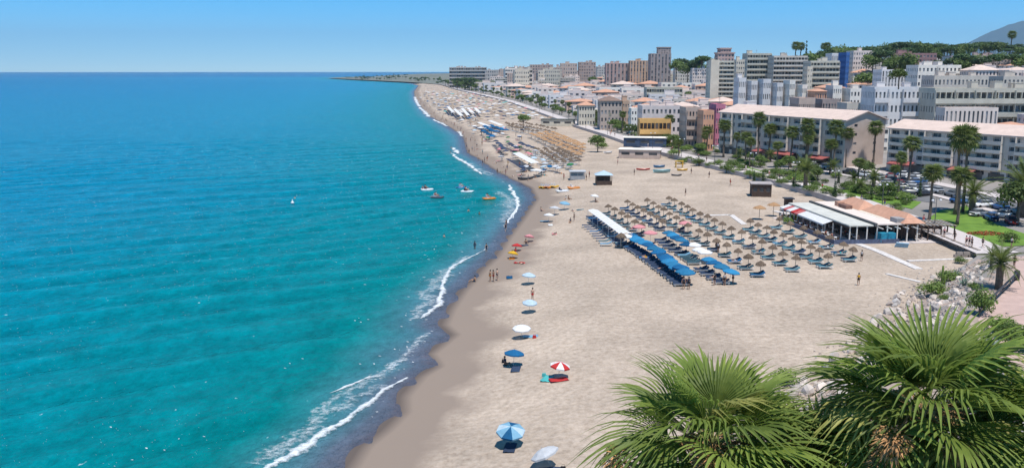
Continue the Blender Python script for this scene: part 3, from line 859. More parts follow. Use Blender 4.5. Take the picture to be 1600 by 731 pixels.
W_TANP = plaster('tan_pink', (.55, .43, .36)); W_PURPLEB = plaster('purple_brown', (0.482, 0.347, 0.314))
def rnd(): return R.random()
CL = {}
def cloth(name, c, orand=.0): CL[name] = mat('cloth_' + name, c, .85, .06, 3, orand=orand, transl=.25); return CL[name]
cloth('red', (.55, .04, .04)); cloth('pinkred', (.60, .16, .16)); cloth('blue', (.010, .12, .28), .3); cloth('midblue', (.03, .22, .42), .25); cloth('lightblue', (.22, .44, .60)); cloth('white', (.80, .80, .80)); cloth('navy', (.045, .07, .13), .25)
cloth('teal', (.10, .225, .275), .3); cloth('darkteal', (.06, .13, .165), .3); cloth('paleblue', (.50, .64, .74)); cloth('palegrey', (.58, .60, .63)); cloth('yellow', (.75, .45, .03)); cloth('orange', (.70, .25, .04)); cloth('green', (.05, .22, .08)); cloth('black', (.02, .02, .025)); cloth('turq', (.10, .50, .50)); cloth('pink', (.70, .30, .32)); cloth('straw', (.34, .26, .19))
# ---------------------------------------------------------------- plants
LEAF = lambda name, c, c2, orand=.18, tr=.25: mat('leaf_' + name, c, .55, .2, 1.3, col2=c2, orand=orand, transl=tr, spec=.35)
L_FAN = LEAF('fan', (.25, .32, .068), (.11, .175, .03), .4, .44)
L_FANY = LEAF('fan_yellow', (.44, .41, .12), (.25, .27, .065), .3, .42)
L_PALM = LEAF('palm', (.20, .24, .065), (.10, .14, .035), .3, .38)
L_TREE = LEAF('tree', (.16, .22, .055), (.08, .13, .03), .35, .38)
L_PINE = LEAF('pine', (.075, .125, .038), (.035, .07, .022), .3, .25)
L_BUSH = LEAF('bush', (.20, .28, .06), (.10, .16, .035), .35, .35)
L_AGAVE = LEAF('agave', (.20, .26, .20), (.12, .18, .13), .1, .1)
DRY = mat('dry_fibre', (.44, .26, .115), .9, .25, 5, col2=(.26, .15, .07), orand=.15)
DRY_F = mat('dry_fruit', (.56, .30, .13), .9, .25, 5, col2=(.34, .18, .08))
BARK = mat('bark', (.20, .155, .12), .9, .2, 3, col2=(.11, .085, .065), bump=.5, bscale=12)
STALK = mat('petiole', (.24, .27, .09), .5, .2, 3)

def fan_mesh(name, nseg, L, spread, fold, droop, seed, stations=(.06, .3, .5, .68, .84, 1.0), m=None, curl=.0, united=.5):
    """a fan leaf: pleated segments joined to about half their length, then free drooping tips"""
    rr = random.Random(seed)
    mb = MB()
    dl = spread / nseg
    for i in range(nseg):
        ph = -spread / 2 + dl * (i + .5)
        k = abs(ph) / (spread / 2)
        Li = L * (1 - .30 * k ** 2.5) * rr.uniform(.92, 1.06)
        dr = droop * rr.uniform(.9, 2.1)
        bend = rr.uniform(-.03, .03)
        vs, fs = [], []
        for s, t in enumerate(stations):
            r = t * Li
            hw = r * tan(dl / 2) * 1.02 if t <= united else united * Li * tan(dl / 2) * max(.04, 1 - (t - united) / (1 - united)) ** .8
            p2 = ph + bend * max(0, t - united) * 2
            cx, cy = r * cos(p2), r * sin(p2)
            px_, py_ = -sin(p2), cos(p2)
            z = abs(cy) * tan(fold) * (1 - .35 * t) - dr * L * max(0, t - .35) ** 2 - curl * L * (max(0, cx) / L) ** 2
            if t > .8: z -= dr * L * .5 * (t - .8)
            for w, dz in ((-hw, hw * .28), (0, -hw * .28), (hw, hw * .28)):
                vs.append((cx + px_ * w, cy + py_ * w, z + dz))
        for s in range(len(stations) - 1):
            a = s * 3
            fs += [(a, a + 1, a + 4, a + 3), (a + 1, a + 2, a + 5, a + 4)]
        mb.add(vs, fs)
    return mb.mesh(name, m or L_FAN)

def leaf_matrix(az, el, roll=0.0):
    return Matrix.Rotation(az, 4, 'Z') @ Matrix.Rotation(-el, 4, 'Y') @ Matrix.Rotation(roll, 4, 'X')

def big_palm(label, apex, leaves, seed, trunk_z, group=None, n_dry=7, dry=9, clusters=()):
    """a fan palm seen close: every leaf is a part with its stalk; leaves = (azimuth, elevation, stalk length, blade scale, roll)"""
    rr = random.Random(seed)
    root = thing('fan_palm', label, 'palm tree', (apex[0], apex[1], trunk_z), 0, group)
    hz = apex[2] - trunk_z
    mb = MB()
    n = 14
    pts = [(.12 * sin(i * .5), .1 * cos(i * .4), -.3 + (hz + .1) * i / n) for i in range(n + 1)]
    mb.tube(pts, [.30 - .10 * (i / n) + .02 * (i % 2) for i in range(n + 1)], 10)
    mb.build('trunk', BARK, root, True)
    mb = MB()                                                       # shaggy fibre at the leaf bases
    for i in range(1000):
        a, z, r = rr.uniform(0, 2 * pi), -abs(rr.gauss(0, .5)) + .25, rr.uniform(.10, .48)
        c = Vector((r * cos(a), r * sin(a), hz + z)); d = Vector((cos(a), sin(a), rr.uniform(-1.4, 1.0))).normalized() * rr.uniform(.10, .28)
        w = Vector((-sin(a), cos(a), 0)) * rr.uniform(.008, .022)
        mb.add([c - w, c + w, c + d], [(0, 1, 2)])
    stuff(mb.build('leaf_base_fibre', DRY, root))
    for i, (az, el, ls, sc, roll, mi) in enumerate(leaves):
        el_b = el - rr.uniform(.05, .25)
        M = Matrix.Translation((0, 0, hz)) @ leaf_matrix(az, el)
        # stalk from the crown, sagging a little
        me = STALKS[i % 3]
        st_tip = M @ Vector((ls, 0, -.10 * ls))
        fr = put('frond', FANS[mi] if el > -.1 or rr.random() < .6 else FANS_DRY[i % 2], root)
        FM = Matrix.Translation(st_tip) @ leaf_matrix(az + rr.uniform(-.12, .12), el_b, roll) @ Matrix.Scale(sc, 4)
        fr.matrix_basis = FM
        stq = put('stalk', me, fr)
        stq.matrix_basis = FM.inverted() @ M @ Matrix.Scale(ls, 4)
    for i in range(dry):
        az, el = rr.uniform(0, 2 * pi), rr.uniform(-1.35, -.95)
        M = Matrix.Translation((0, 0, hz - .25)) @ leaf_matrix(az, el)
        fr = put('dead_frond', FANS_DRY[i % 2], root)
        fr.matrix_local = M @ Matrix.Translation((.55, 0, 0)) @ leaf_matrix(0, -.2, 0) @ Matrix.Scale(.9, 4)
    for i in range(n_dry):                                          # dry orange brown flower stalks
        mb = MB()
        az = rr.uniform(0, 2 * pi)
        d = Vector((cos(az), sin(az), 0))
        p = [Vector((0, 0, hz)) + d * (t * .9) + Vector((0, 0, .75 * t - .95 * t * t)) for t in (0, .25, .5, .75, 1)]
        mb.tube(p, [.02, .018, .014, .01, .006], 5)
        for k in range(90):
            t = rr.uniform(.4, 1); c = Vector((0, 0, hz)) + d * (t * .9) + Vector((0, 0, .75 * t - .95 * t * t))
            v = Vector((rr.gauss(0, .12), rr.gauss(0, .12), -abs(rr.gauss(0, .18)))); w = Vector((rr.gauss(0, .01), rr.gauss(0, .01), 0.004))
            mb.add([c - w, c + w, c + v], [(0, 1, 2)])
        mb.build('flower_stalk', DRY, root)
    for px, py, dY in clusters:                                     # tangled dry fruit bunches hanging among the leaves
        x, z = at_y(px, py, apex[1] + dY); c0 = Vector((x - apex[0], dY, z - trunk_z)); mb = MB()
        mb.tube([Vector((0, 0, hz - .1)), c0.lerp(Vector((0, 0, hz)), .4) + Vector((0, 0, .25)), c0], [.03, .02, .012], 5)
        for k in range(420):
            d = Vector((rr.gauss(0, 1), rr.gauss(0, 1), rr.gauss(0, 1))).normalized(); c = c0 + d * .27 * rr.random() ** .5
            v = (d + Vector((0, 0, -.6))) * rr.uniform(.05, .13); w = Vector((rr.gauss(0, .012), rr.gauss(0, .012), .006))
            mb.add([c - w, c + w, c + v], [(0, 1, 2)])
        stuff(mb.build('fruit_bunch', DRY_F, root))
    return root

def build_big_palms():
    global FANS, FANS_DRY, STALKS
    FANS = [fan_mesh('frond', 36, 1.45, 3.5, .50, .22, 1, united=.6, curl=.12), fan_mesh('frond', 34, 1.4, 3.3, .62, .34, 2, united=.6, curl=.2), fan_mesh('frond', 38, 1.5, 3.7, .38, .45, 3, united=.58, curl=.3), fan_mesh('frond', 34, 1.4, 3.2, .70, .2, 4, united=.62, curl=.1), fan_mesh('frond', 34, 1.35, 3.4, .5, .5, 5, m=L_FANY, united=.58, curl=.3)]
    FANS_DRY = [fan_mesh('dead_frond', 24, 1.0, 2.6, .9, .5, 6, m=DRY), fan_mesh('dead_frond', 22, 1.0, 2.2, 1.0, .6, 7, m=DRY)]
    STALKS = []
    for k in range(3):
        mb = MB(); mb.tube([(t, 0, .05 * sin(pi * t) * (1 + k * .3) - .10 * t) for t in (0, .25, .5, .75, 1.0)], [.035, .026, .022, .019, .016], 6)
        STALKS.append(mb.mesh('stalk', STALK))
    def auto(n, seed, skip=lambda az, el: False):
        rr = random.Random(seed)
        out = []
        for i in range(n):
            t = i / n
            el = radians(80 - 118 * t ** .85) + rr.uniform(-.12, .12)
            az = i * 2.39996 + seed + rr.uniform(-.15, .15)
            out.append((az, el, rr.uniform(.72, 1.02) * (.75 if t < .15 else 1), rr.uniform(.86, 1.1) * (.8 if t < .1 else 1), rr.uniform(-.35, .35), rr.choices(range(5), [4, 4, 3, 3, 2 + 4 * (t > .55)])[0]))
        return out
    def palm(px, py, Y, n, seed, label, **k):
        x, z = at_y(px, py, Y)
        big_palm(label, (x, Y, z), auto(n, seed), seed, hgt(x, Y) - .2, **k)
    palm(1112, 700, 15.0, 32, 1, 'big fan palm with its whole crown in view, left of the two foreground palms', clusters=((966, 716, -.5), (1108, 722, -1.3), (1232, 690, -.6)))
    palm(1446, 648, 14.0, 34, 4, 'big fan palm in front of the boulders, tallest crown of the foreground palms', clusters=((1396, 690, -1.3), (1384, 724, -1.1), (1500, 700, -1.2)))
    palm(1660, 712, 13.6, 26, 9, 'fan palm cut off by the right edge in the foreground', dry=4)
    palm(1292, 790, 14.2, 26, 6, 'fan palm low between the two big foreground palms, mostly yellow green frond tips', dry=3)

# ---- palms along the promenade
def fan_palm_proto():
    rr = random.Random(3)
    root = thing('promenade_palm', 'tall fan palm', 'palm tree', (0, 0, -500))
    mb = MB(); n = 10
    mb.tube([(.1 * sin(i * .6), .1 * sin(i * .35 + 1), 10 * i / n) for i in range(n + 1)], [.34, .27, .25, .24, .23, .22, .22, .21, .21, .21, .2], 8)
    mb.build('trunk', BARK, root, True)
    mb = MB()
    for i in range(150):
        a, z, r = rr.uniform(0, 2 * pi), 10 - abs(rr.gauss(0, .8)), rr.uniform(.25, .55)
        c = Vector((r * cos(a), r * sin(a), z)); d = Vector((cos(a) * .25, sin(a) * .25, -rr.uniform(.5, 1.0))); w = Vector((-sin(a), cos(a), 0)) * .09
        mb.add([c - w, c + w, c + d], [(0, 1, 2)])
    mb.build('dead_leaf_skirt', DRY, root)
    ms = [fan_mesh('frond', 14, 1.45, 3.9, .4, dr, 30 + k, stations=(.08, .5, .78, 1.0), m=L_PALM, curl=.15) for k, dr in enumerate((.25, .4, .55))]
    for i in range(34):
        t = i / 34
        el, az = radians(80 - 125 * t), i * 2.39996
        o = put('frond', ms[i % 3], root)
        o.matrix_local = Matrix.Translation((0, 0, 10)) @ leaf_matrix(az, el) @ Matrix.Translation((.95, 0, -.08)) @ leaf_matrix(0, -.25, rr.uniform(-.3, .3))
    return root

def feather_palm_proto(name, label):
    rr = random.Random(8)
    root = thing(name, label, 'palm tree', (0, 0, -500))
    mb = MB(); mb.tube([(0, 0, -.2), (0, 0, .6), (0, 0, 1.6), (0, 0, 2.4)], [.42, .36, .36, .42], 9); mb.build('trunk', BARK, root, True)
    ms = []
    for k in range(3):
        mb = MB()
        P = lambda t: Vector((2.6 * t, 0, .9 * t - (1.2 + .4 * k) * t * t))
        mb.tube([P(t) for t in (0, .25, .5, .75, 1)], [.05, .04, .03, .02, .008], 4)
        for i in range(26):
            t = .12 + .86 * i / 26
            for s in (-1, 1):
                c = P(t); l = .62 * sin(pi * min(1, t * .8 + .22)) ** .7
                d = Vector((.45 * l, s * l * .85, -.22 * l + rr.uniform(-.05, .12))); w = Vector((.035, 0, 0))
                mb.add([c - w, c + w, c + d], [(0, 1, 2)])
        ms.append(mb.mesh('frond', L_PALM))
    for i in range(30):
        o = put('frond', ms[i % 3], root)
        o.matrix_local = Matrix.Translation((0, 0, 2.4)) @ leaf_matrix(i * 2.39996, radians(70 - 105 * i / 30))
    return root

def crown_mesh(name, blobs, n, size, m, seed, up=.4):
    """leaf clumps: many small faces spread through a set of ellipsoids, denser towards their skins"""
    rr = random.Random(seed)
    mb = MB()
    tot = sum(b[3] ** 2 for b in blobs)
    for (x, y, z, r, sz) in blobs:
        for _ in range(max(12, int(n * r * r / tot))):
            d = Vector((rr.gauss(0, 1), rr.gauss(0, 1), rr.gauss(0, 1))).normalized()
            k = rr.random() ** .45
            c = Vector((x + d.x * r * k, y + d.y * r * k, z + d.z * r * sz * k))
            nr = (d + Vector((rr.gauss(0, .5), rr.gauss(0, .5), up + rr.gauss(0, .5)))).normalized()
            a = nr.orthogonal().normalized(); a = Matrix.Rotation(rr.uniform(0, 6.28), 3, nr) @ a
            b = nr.cross(a)
            s = size * rr.uniform(.6, 1.4)
            mb.add([c - a * s, c - b * s * .55, c + a * s, c + b * s * .55], [(0, 1, 2, 3)])
    return mb.mesh(name, m)

def tree_proto(name, label, cat, blobs, n, size, m, trunk_h, r0, seed, limbs=4):
    rr = random.Random(seed)
    root = thing(name, label, cat, (0, 0, -500))
    mb = MB()
    mb.tube([(0, 0, -.4), (.05, 0, trunk_h * .5), (0, .05, trunk_h)], [r0, r0 * .75, r0 * .5], 7)
    for b in blobs[:limbs]:
        mb.tube([(0, 0, trunk_h * .75), (b[0] * .5, b[1] * .5, (trunk_h + b[2]) / 2), (b[0], b[1], b[2])], [r0 * .45, r0 * .3, r0 * .12], 5)
    mb.build('trunk', BARK, root, True)
    put('crown', crown_mesh('crown', blobs, n, size, m, seed), root)
    return root

def rblobs(n, R_, zc, r, sz, seed, flat=.6):
    rr = random.Random(seed)
    return [(R_ * cos(2.4 * i) * sqrt((i + .3) / n), R_ * sin(2.4 * i) * sqrt((i + .3) / n), zc + rr.uniform(-1, 1) * R_ * .25 * flat + (1 - (i / n)) * R_ * .3, r * rr.uniform(.7, 1.15), sz) for i in range(n)]

def plant(px, py_base, py_top, proto, h0, label, group=None, wk=1.0, rz=None, Y=None):
    """set a plant on the ground at a photo point and scale it to its height in the photo"""
    if Y is None: p = at(px, py_base)
    else:
        x, _ = at_y(px, py_top, Y); p = Vector((x, Y, hgt(x, Y)))
    ztop = at_y(px, py_top, p.y)[1]
    s = max(.2, (ztop - p.z) / h0)
    return clone(proto, p, R.uniform(0, 6.28) if rz is None else rz, label, group, (s * wk, s * wk, s))

def build_plants():
    fp = fan_palm_proto(); kids(fp)
    spots = [(1045, 226, 180, 'beside the white roofed beach bar'), (1104, 240, 198, 'in front of the peach house'), (1183, 252, 176, 'in front of the left end of the middle block'), (1201, 250, 194, 'just right of the palm at the left end of the middle block'),
             (1235, 262, 198, 'left of the red awnings of the middle block'), (1258, 263, 186, 'behind the red awnings of the middle block'), (1261, 258, 204, 'low behind another palm by the middle block'), (1302, 268, 188, 'left of the pair at the tan end wall'), (1320, 262, 200, 'right of the pair at the tan end wall'),
             (1296, 272, 218, 'young and low in front of the middle block'), (1364, 262, 190, 'alone between the two long blocks'), (1420, 290, 214, 'with a broad shaggy crown at the car park corner'), (1214, 262, 222, 'small behind the hedges left of the middle block'),
             (1491, 336, 197, 'very tall, the left of the twin palms before the pink roofed block'), (1503, 332, 199, 'very tall, the right of the twin palms before the pink roofed block'), (1452, 346, 258, 'at the left edge of the lawn by the restaurant'), (1495, 352, 262, 'on the lawn casting a dark shadow on the grass'),
             (1164, 256, 207, 'with a wide rounded crown by the promenade hedges'), (1060, 250, 218, 'low and leafy right of the white beach bar'), (1130, 246, 188, 'thin, at the left end of the middle block'), (1340, 292, 248, 'yellow green and low in the car park hedge'), (1298, 262, 222, 'short, in front of the tan end wall')]
    for px, b, t, w in spots:
        p = at(px, b)
        s = (at_y(px, t, p.y)[1] - p.z) / 11.6
        k = 1.2 if s < .8 else 1.0
        if s > 1.1: k = .92 / s * 1.1
        clone(fp, p, R.uniform(0, 6), 'fan palm ' + w, 'palms along the promenade', (s * k * 1.15 if s < 1.1 else 1.12, s * k * 1.15 if s < 1.1 else 1.12, s))
    dp = feather_palm_proto('date_palm', 'date palm'); kids(dp)
    for px, b, t, lb, w in ((1518, 334, 286, 'young date palm with spreading fronds beside the parked cars', 1.0), (1258, 294, 252, 'small date palm in the promenade hedge left of the brown beach hut', .8), (1560, 452, 392, 'squat palm with a brown skirt on the rocks below the promenade', .9), (1596, 340, 268, 'leafy date palm cut by the right edge', 1.1),
                            (1548, 420, 392, 'small palm behind the squat palm at the promenade end', .8)):
        plant(px, b, t, dp, 3.6, lb, 'date palms', w)
    round_ = tree_proto('leafy_tree', 'leafy tree', 'tree', rblobs(9, 2.2, 4.2, 1.5, .85, 1), 1500, .26, L_TREE, 3.0, .22, 5)
    bush = tree_proto('bush', 'bush', 'bush', rblobs(6, .8, .7, .75, .85, 2), 1100, .10, L_BUSH, .5, .07, 6)
    pine = tree_proto('hill_pine', 'pine tree', 'tree', rblobs(9, 3.4, 9.5, 2.1, .6, 3, .5), 1100, .45, L_PINE, 8.0, .3, 7)
    pine2 = tree_proto('hill_tree', 'tree', 'tree', rblobs(8, 2.8, 6.5, 2.4, 1.0, 4, .9), 1100, .45, L_TREE, 5.0, .3, 8)
    cyp = tree_proto('cypress', 'cypress', 'tree', [(0, 0, 1.3 + i * 1.25, .95 * (1 - i / 9) + .12, 1.2) for i in range(7)], 900, .22, L_PINE, 3, .15, 9, limbs=0)
    for o in (round_, bush, pine, pine2, cyp): kids(o)
    for px, b, t, lb in ((1352, 152, 112, 'leafy tree among the white houses below the purple brick slab'), (1404, 138, 106, 'dark leafy tree left of the white house with grey balconies'), (1370, 205, 160, 'dark green leafy tree between the two long seafront blocks'), (1385, 205, 172, 'lower dark leafy tree at the end of the middle block'),
                         (926, 138, 119, 'round dark tree alone among the far houses'), (1590, 352, 280, 'big dark leafy tree at the right edge by the cars'), (1612, 330, 275, 'second leafy tree at the right edge behind the first'), (934, 238, 210, 'leafy tree at the back of the beach below the white path'), (818, 200, 178, 'leafy tree by the far promenade'), (1078, 155, 143, 'bushy tree below the tower with the lift shaft'),
                         (1350, 282, 250, 'yellow green tree beside the car park'), (1168, 238, 205, 'broad yellow green tree by the promenade')):
        plant(px, b, t, round_, 6.2, lb, 'leafy trees in the town')
    # hedges and shrubs along the promenade gardens
    rr = random.Random(77)
    garden = [(1092, 258), (1110, 262), (1122, 258), (1135, 268), (1150, 271), (1160, 266), (1172, 276), (1186, 279), (1197, 272), (1205, 283), (1222, 288), (1236, 285), (1243, 294), (1268, 300), (1275, 292), (1238, 345), (1232, 350), (1306, 306), (1330, 310), (1356, 312), (1374, 310),
              (1290, 303), (1340, 300), (1400, 325), (1415, 320), (1075, 252), (1065, 256), (1052, 243), (940, 232), (935, 226), (1404, 330), (1420, 314), (1145, 262), (1212, 274), (1226, 276), (1254, 285)]
    for i, (px, py) in enumerate(garden):
        o = plant(px, py, py - rr.uniform(8, 14), bush, 1.75, ['green', 'dark green', 'bright green', 'yellow green'][i % 4] + ' garden bush, ' + ORD[i % 30] + (' from the left' if i < 23 else ' of the rear bushes') + ' in the promenade gardens', 'bushes in the promenade gardens', 1.5)
    for px, b, t in ((1304, 309, 282), (1361, 312, 290), (1192, 286, 268), (1178, 284, 266), (1240, 290, 272)):
        plant(px, b, t, cyp, 9.6, {1304: 'dark pointed cypress behind the restaurant roof, left one', 1361: 'dark pointed cypress behind the restaurant roof, right one', 1192: 'dark narrow cypress in the promenade hedge by the beach hut', 1178: 'dark narrow cypress left of the beach hut cypress', 1240: 'dark narrow cypress right of the beach hut'}[px], 'cypresses behind the promenade', 1.6)
    # shrubs on the rocky bank and the lawn edge
    for px, b, t, w, lb in ((1457, 462, 436, 1.3, 'bright green bush on the boulders at the beach edge'), (1484, 440, 420, 1.5, 'grey green bush on the rocks below the promenade'), (1530, 492, 445, .7, 'small crooked tree with sparse leaves by the dark railing'), (1600, 548, 505, 1.0, 'brown green bush at the right edge by the pink path'), (1520, 452, 440, 1.3, 'low bush on the rocks behind the crooked tree'),
                            (1500, 412, 400, 1.3, 'small round bush at the end of the stone wall'), (1475, 470, 458, 1.2, 'low bush among the pale boulders'), (1580, 530, 500, 1.2, 'bush above the palms by the pink path'), (1560, 520, 492, 1.4, 'grey green bush behind the foreground palm fronds'), (1575, 378, 360, 1.3, 'light green bush at the far end of the lawn'), (1545, 475, 462, 1.0, 'small bush beside the railing on the bank'),
                            (1300, 590, 575, 1.5, 'olive bush at the foot of the boulders'), (1200, 640, 610, 1.3, 'olive bush behind the left foreground palm'), (1225, 600, 575, 1.3, 'pale olive bush on the sand side of the boulders')):
        plant(px, b, t, bush, 1.75, lb, 'bushes on the rocky bank', w)
    # agaves and the column cactus
    ag = thing('agave', 'agave', 'plant', (0, 0, -500))
    for k in range(16):
        mb = MB(); az, el = k * 2.4, radians(80 - 4.2 * k)
        d = Vector((cos(az) * cos(el), sin(az) * cos(el), sin(el))); s = Vector((-sin(az), cos(az), 0)) * .09
        mb.add([s * .7, -s * .7, d * .5 - s, d * .5 + s, d * 1.1 + Vector((0, 0, -.05))], [(0, 1, 2, 3), (3, 2, 4)])
        mb.build('leaf', L_AGAVE, ag)
    kids(ag)
    for px, b, t, lb in ((1492, 436, 420, 'grey agave on the rocks left of the squat palm'), (1506, 446, 432, 'grey agave beside the squat palm'), (1440, 500, 488, 'agave among the boulders'), (1510, 560, 540, 'large agave behind the foreground fronds'), (1545, 545, 520, 'agave by the pink path')):
        plant(px, b, t, ag, 1.0, lb, 'agaves on the rocky bank', 1.2)
    mb = MB(); p = at(1471, 448)
    for x, h in ((0, 2.9), (.35, 1.6)): mb.lathe([(.01, -.1), (.14, 0), (.15, h * .5), (.13, h - .1), (.05, h), (.005, h + .02)], 9, 0, (x, 0, 0))
    o = mb.build('column_cactus', L_BUSH, None, True); o.location = p
    tag(o, 'upright column cactus on the rocks right of the bright green bush', 'cactus')
    # hilltop trees
    for i in range(150):
        px = 1225 + 400 * (i + rr.random()) / 150
        top = (94 - (px - 1225) * .3 if px < 1300 else 71.5 - 5 * sm(1340, 1420, px) - 1.5 * sin(px * .05)) + abs(rr.gauss(0, 3.5)) * (1 if i % 2 else 2.2)
        Y = rr.uniform(760, 900) if i % 2 else rr.uniform(640, 760)
        k = rr.random()
        pr, h0, nm = (pine, 11.5, 'dark umbrella pine') if k < .55 else (pine2, 9.4, 'green broadleaf tree') if k < .93 else (cyp, 9.6, 'thin cypress')
        x, zt = at_y(px, top, Y); zg = hgt(x, Y)
        if zt - zg > 23: zg = zt - rr.uniform(13, 19)
        h = min(max(zt - zg, 8), 24)
        s = h / h0
        zn = 'left of the blue block' if px < 1312 else 'above the white block with brown windows' if px < 1372 else 'above the purple brick slab' if px < 1468 else 'above the dark slab at right' if px < 1560 else 'below the blue mountain'
        zn = ('in front ' if not i % 2 else 'on the ridge ') + zn
        clone(pr, (x, Y, zt - h), rr.uniform(0, 6), nm + ' on the hill, ' + zn, nm + 's on the hill ' + zn, (max(s * .9, .9), max(s * .9, .9), s))
    for px, t, b, Y, lb in ((1244, 66, 84, 840, 'leftmost of three skyline palms on the hill'), (1252, 67, 84, 845, 'second of three skyline palms on the hill, beside the cypress'), (1288, 68, 84, 850, 'pair of skyline palms right of the cypress, left one'), (1293, 67, 84, 850, 'pair of skyline palms right of the cypress, right one'), (1582, 49, 74, 700, 'tall palm against the blue mountain at the right edge')):
        x, zt = at_y(px, t, Y); s = (zt - hgt(x, Y)) / 11.6
        clone(fp, (x, Y, hgt(x, Y)), 1, lb, 'palms on the hilltop', (max(1.6, s), max(1.6, s), s))
    x, zt = at_y(1261, 62, 845); clone(cyp, (x, 845, hgt(x, 845)), 0, 'tall dark cypress standing out on the hill skyline', 'cypresses on the hilltop', (1.6, 1.6, (zt - hgt(x, 845)) / 9.6))
    # trees on the slope between the blocks and on the far skyline
    for i in range(34):
        px, Y = rr.uniform(1050, 1100) if i < 9 else rr.uniform(1330, 1600), rr.uniform(760, 900) if i < 9 else rr.uniform(480, 640)
        top = (93 + rr.uniform(0, 8)) if i < 9 else (82 + rr.uniform(0, 18))
        x, zt = at_y(px, top, Y); zg = hgt(x, Y); h = min(max(zt - zg, 5), 16)
        clone(pine2 if i % 3 else pine, (x, Y, max(zt - h, zg - 2)), rr.uniform(0, 6), 'green tree between the apartment blocks on the slope', 'trees on the town slope', (h / 9.4, h / 9.4, h / 9.4))
    for i in range(70):
        px = rr.uniform(655, 770)
        Y = rr.uniform(1250, 1900)
        top = 121 + rr.uniform(0, 9) + max(0, (700 - px) * .08)
        x, zt = at_y(px, top, Y)
        if x < xp(Y) - 2: x = float(xp(Y)) + rr.uniform(3, 60)
        h = max(7, min(15, zt - hgt(x, Y)))
        clone(pine2 if i % 2 else pine, (x, Y, hgt(x, Y) - .2), rr.uniform(0, 6), 'dark tree in the grove behind the far beach', 'trees behind the far beach', (h / 8, h / 8, h / 9.4))
    for i in range(90):
        px = rr.uniform(520, 700); Y = rr.uniform(2650, 3300) if px < 640 else rr.uniform(2100, 2600)
        x, _ = at_y(px, 122, Y)
        x = max(x, float(xp(Y)) + rr.uniform(-10, 30))
        clone(pine2 if i % 2 else pine, (x, Y, hgt(x, Y) - .2), rr.uniform(0, 6), 'hazy tree on the low headland at the far end of the beach', 'trees on the far headland', rr.uniform(.6, 1.0))
    for i in range(40):
        px, Y = rr.uniform(790, 1240), rr.uniform(330, 900)
        x = at_y(px, 150, Y)[0]
        if x < xp(Y) + 8 or any(a - 2 < x < b + 2 and c - 4 < Y < d for a, b, c, d in TAKEN): continue
        s = rr.uniform(.8, 1.4)
        clone(round_, (x, Y, hgt(x, Y) - .1), rr.uniform(0, 6), 'leafy tree between the old town houses', 'trees between the old town houses', s)
    # planting between the promenade and the street
    for i in range(150):
        Y = 190 * (1 + rr.random() ** 1.3 * 1.7)
        q = rr.choice([9.3, 10, 11, 13, 16, 19, 21.5]) + rr.uniform(-.8, .8)
        x = float(xp(Y)) + q
        k = rr.random()
        zn = 'behind the restaurant' if Y < 215 else 'facing the middle block' if Y < 300 else 'facing the coloured houses' if Y < 400 else 'on the far promenade'
        zn += ', beach side' if q < 12 else ', street side'
        if k < .62: clone(bush, (x, Y, hgt(x, Y)), rr.uniform(0, 6), 'clipped bush in the green strip ' + zn, 'bushes of the green strip ' + zn, (1.5 * rr.uniform(.6, 1.5),) * 2 + (rr.uniform(.6, 1.2),))
        elif k < .74: clone(round_, (x, Y, hgt(x, Y) - .2), rr.uniform(0, 6), 'small leafy tree in the green strip ' + zn, 'trees of the green strip ' + zn, rr.uniform(.5, .85))
        elif k < .84 and Y < 330: clone(fp, (x, Y, hgt(x, Y) - .1), rr.uniform(0, 6), 'medium fan palm in the green strip ' + zn, 'fan palms of the green strip ' + zn, (rr.uniform(.6, .85),) * 2 + (rr.uniform(.5, .85),))
        elif k < .94: clone(dp, (x, Y, hgt(x, Y) - .2), rr.uniform(0, 6), 'short date palm in the green strip ' + zn, 'date palms of the green strip ' + zn, rr.uniform(.7, 1.2))
        else: clone(cyp, (x, Y, hgt(x, Y) - .2), rr.uniform(0, 6), 'slim cypress in the green strip ' + zn, 'cypresses of the green strip ' + zn, rr.uniform(.4, .6))
    # palms and shrubs lining the far promenade
    for i in range(90):
        Y = 320 * (1.0185 ** i)
        if Y > 1500: break
        x = float(xp(Y)) + rr.uniform(8, 13)
        if i % 3 == 0 and Y > 380: clone(fp, (x, Y, hgt(x, Y)), rr.uniform(0, 6), 'small palm lining the far promenade', 'palms lining the far promenade', rr.uniform(.6, .9))
        else: clone(round_, (x, Y, hgt(x, Y) - .3), rr.uniform(0, 6), 'small dark tree lining the far promenade', 'trees lining the far promenade', rr.uniform(.6, 1.0))
# ---------------------------------------------------------------- beach furniture, people, boats
WOOD = mat('bleached_wood', (.42, .35, .27), .85, .15, 4, col2=(.30, .24, .18))
DKWOOD = mat('dark_wood', (.10, .065, .05), .8, .2, 3, col2=(.06, .04, .03))
THATCH = mat('thatch', (.27, .195, .135), .95, .2, 6, col2=(.17, .12, .082), orand=.15, bump=.6, bscale=25)
THATCH_D = mat('thatch_dark', (.17, .125, .09), .95, .2, 6, col2=(.10, .07, .05), orand=.15, bump=.6, bscale=25)
THATCH_O = mat('thatch_orange', (.42, .25, .13), .95, .2, 6, col2=(.29, .165, .085), bump=.6, bscale=25)
WHITEPL = mat('white_plastic', (.72, .73, .74), .45, .05, 2)
METAL = mat('pole_metal', (.45, .46, .47), .4, .05, 2, metal=.6)
DKMETAL = mat('dark_metal', (.05, .05, .055), .5, .1, 2)
SKINS = [mat('skin_tan', (.42, .24, .15), .6, .06, 4), mat('skin_brown', (.27, .145, .09), .6, .06, 4), mat('skin_light', (.56, .36, .26), .6, .06, 4)]
HAIR = mat('hair_dark', (.03, .022, .018), .6, .2, 20)

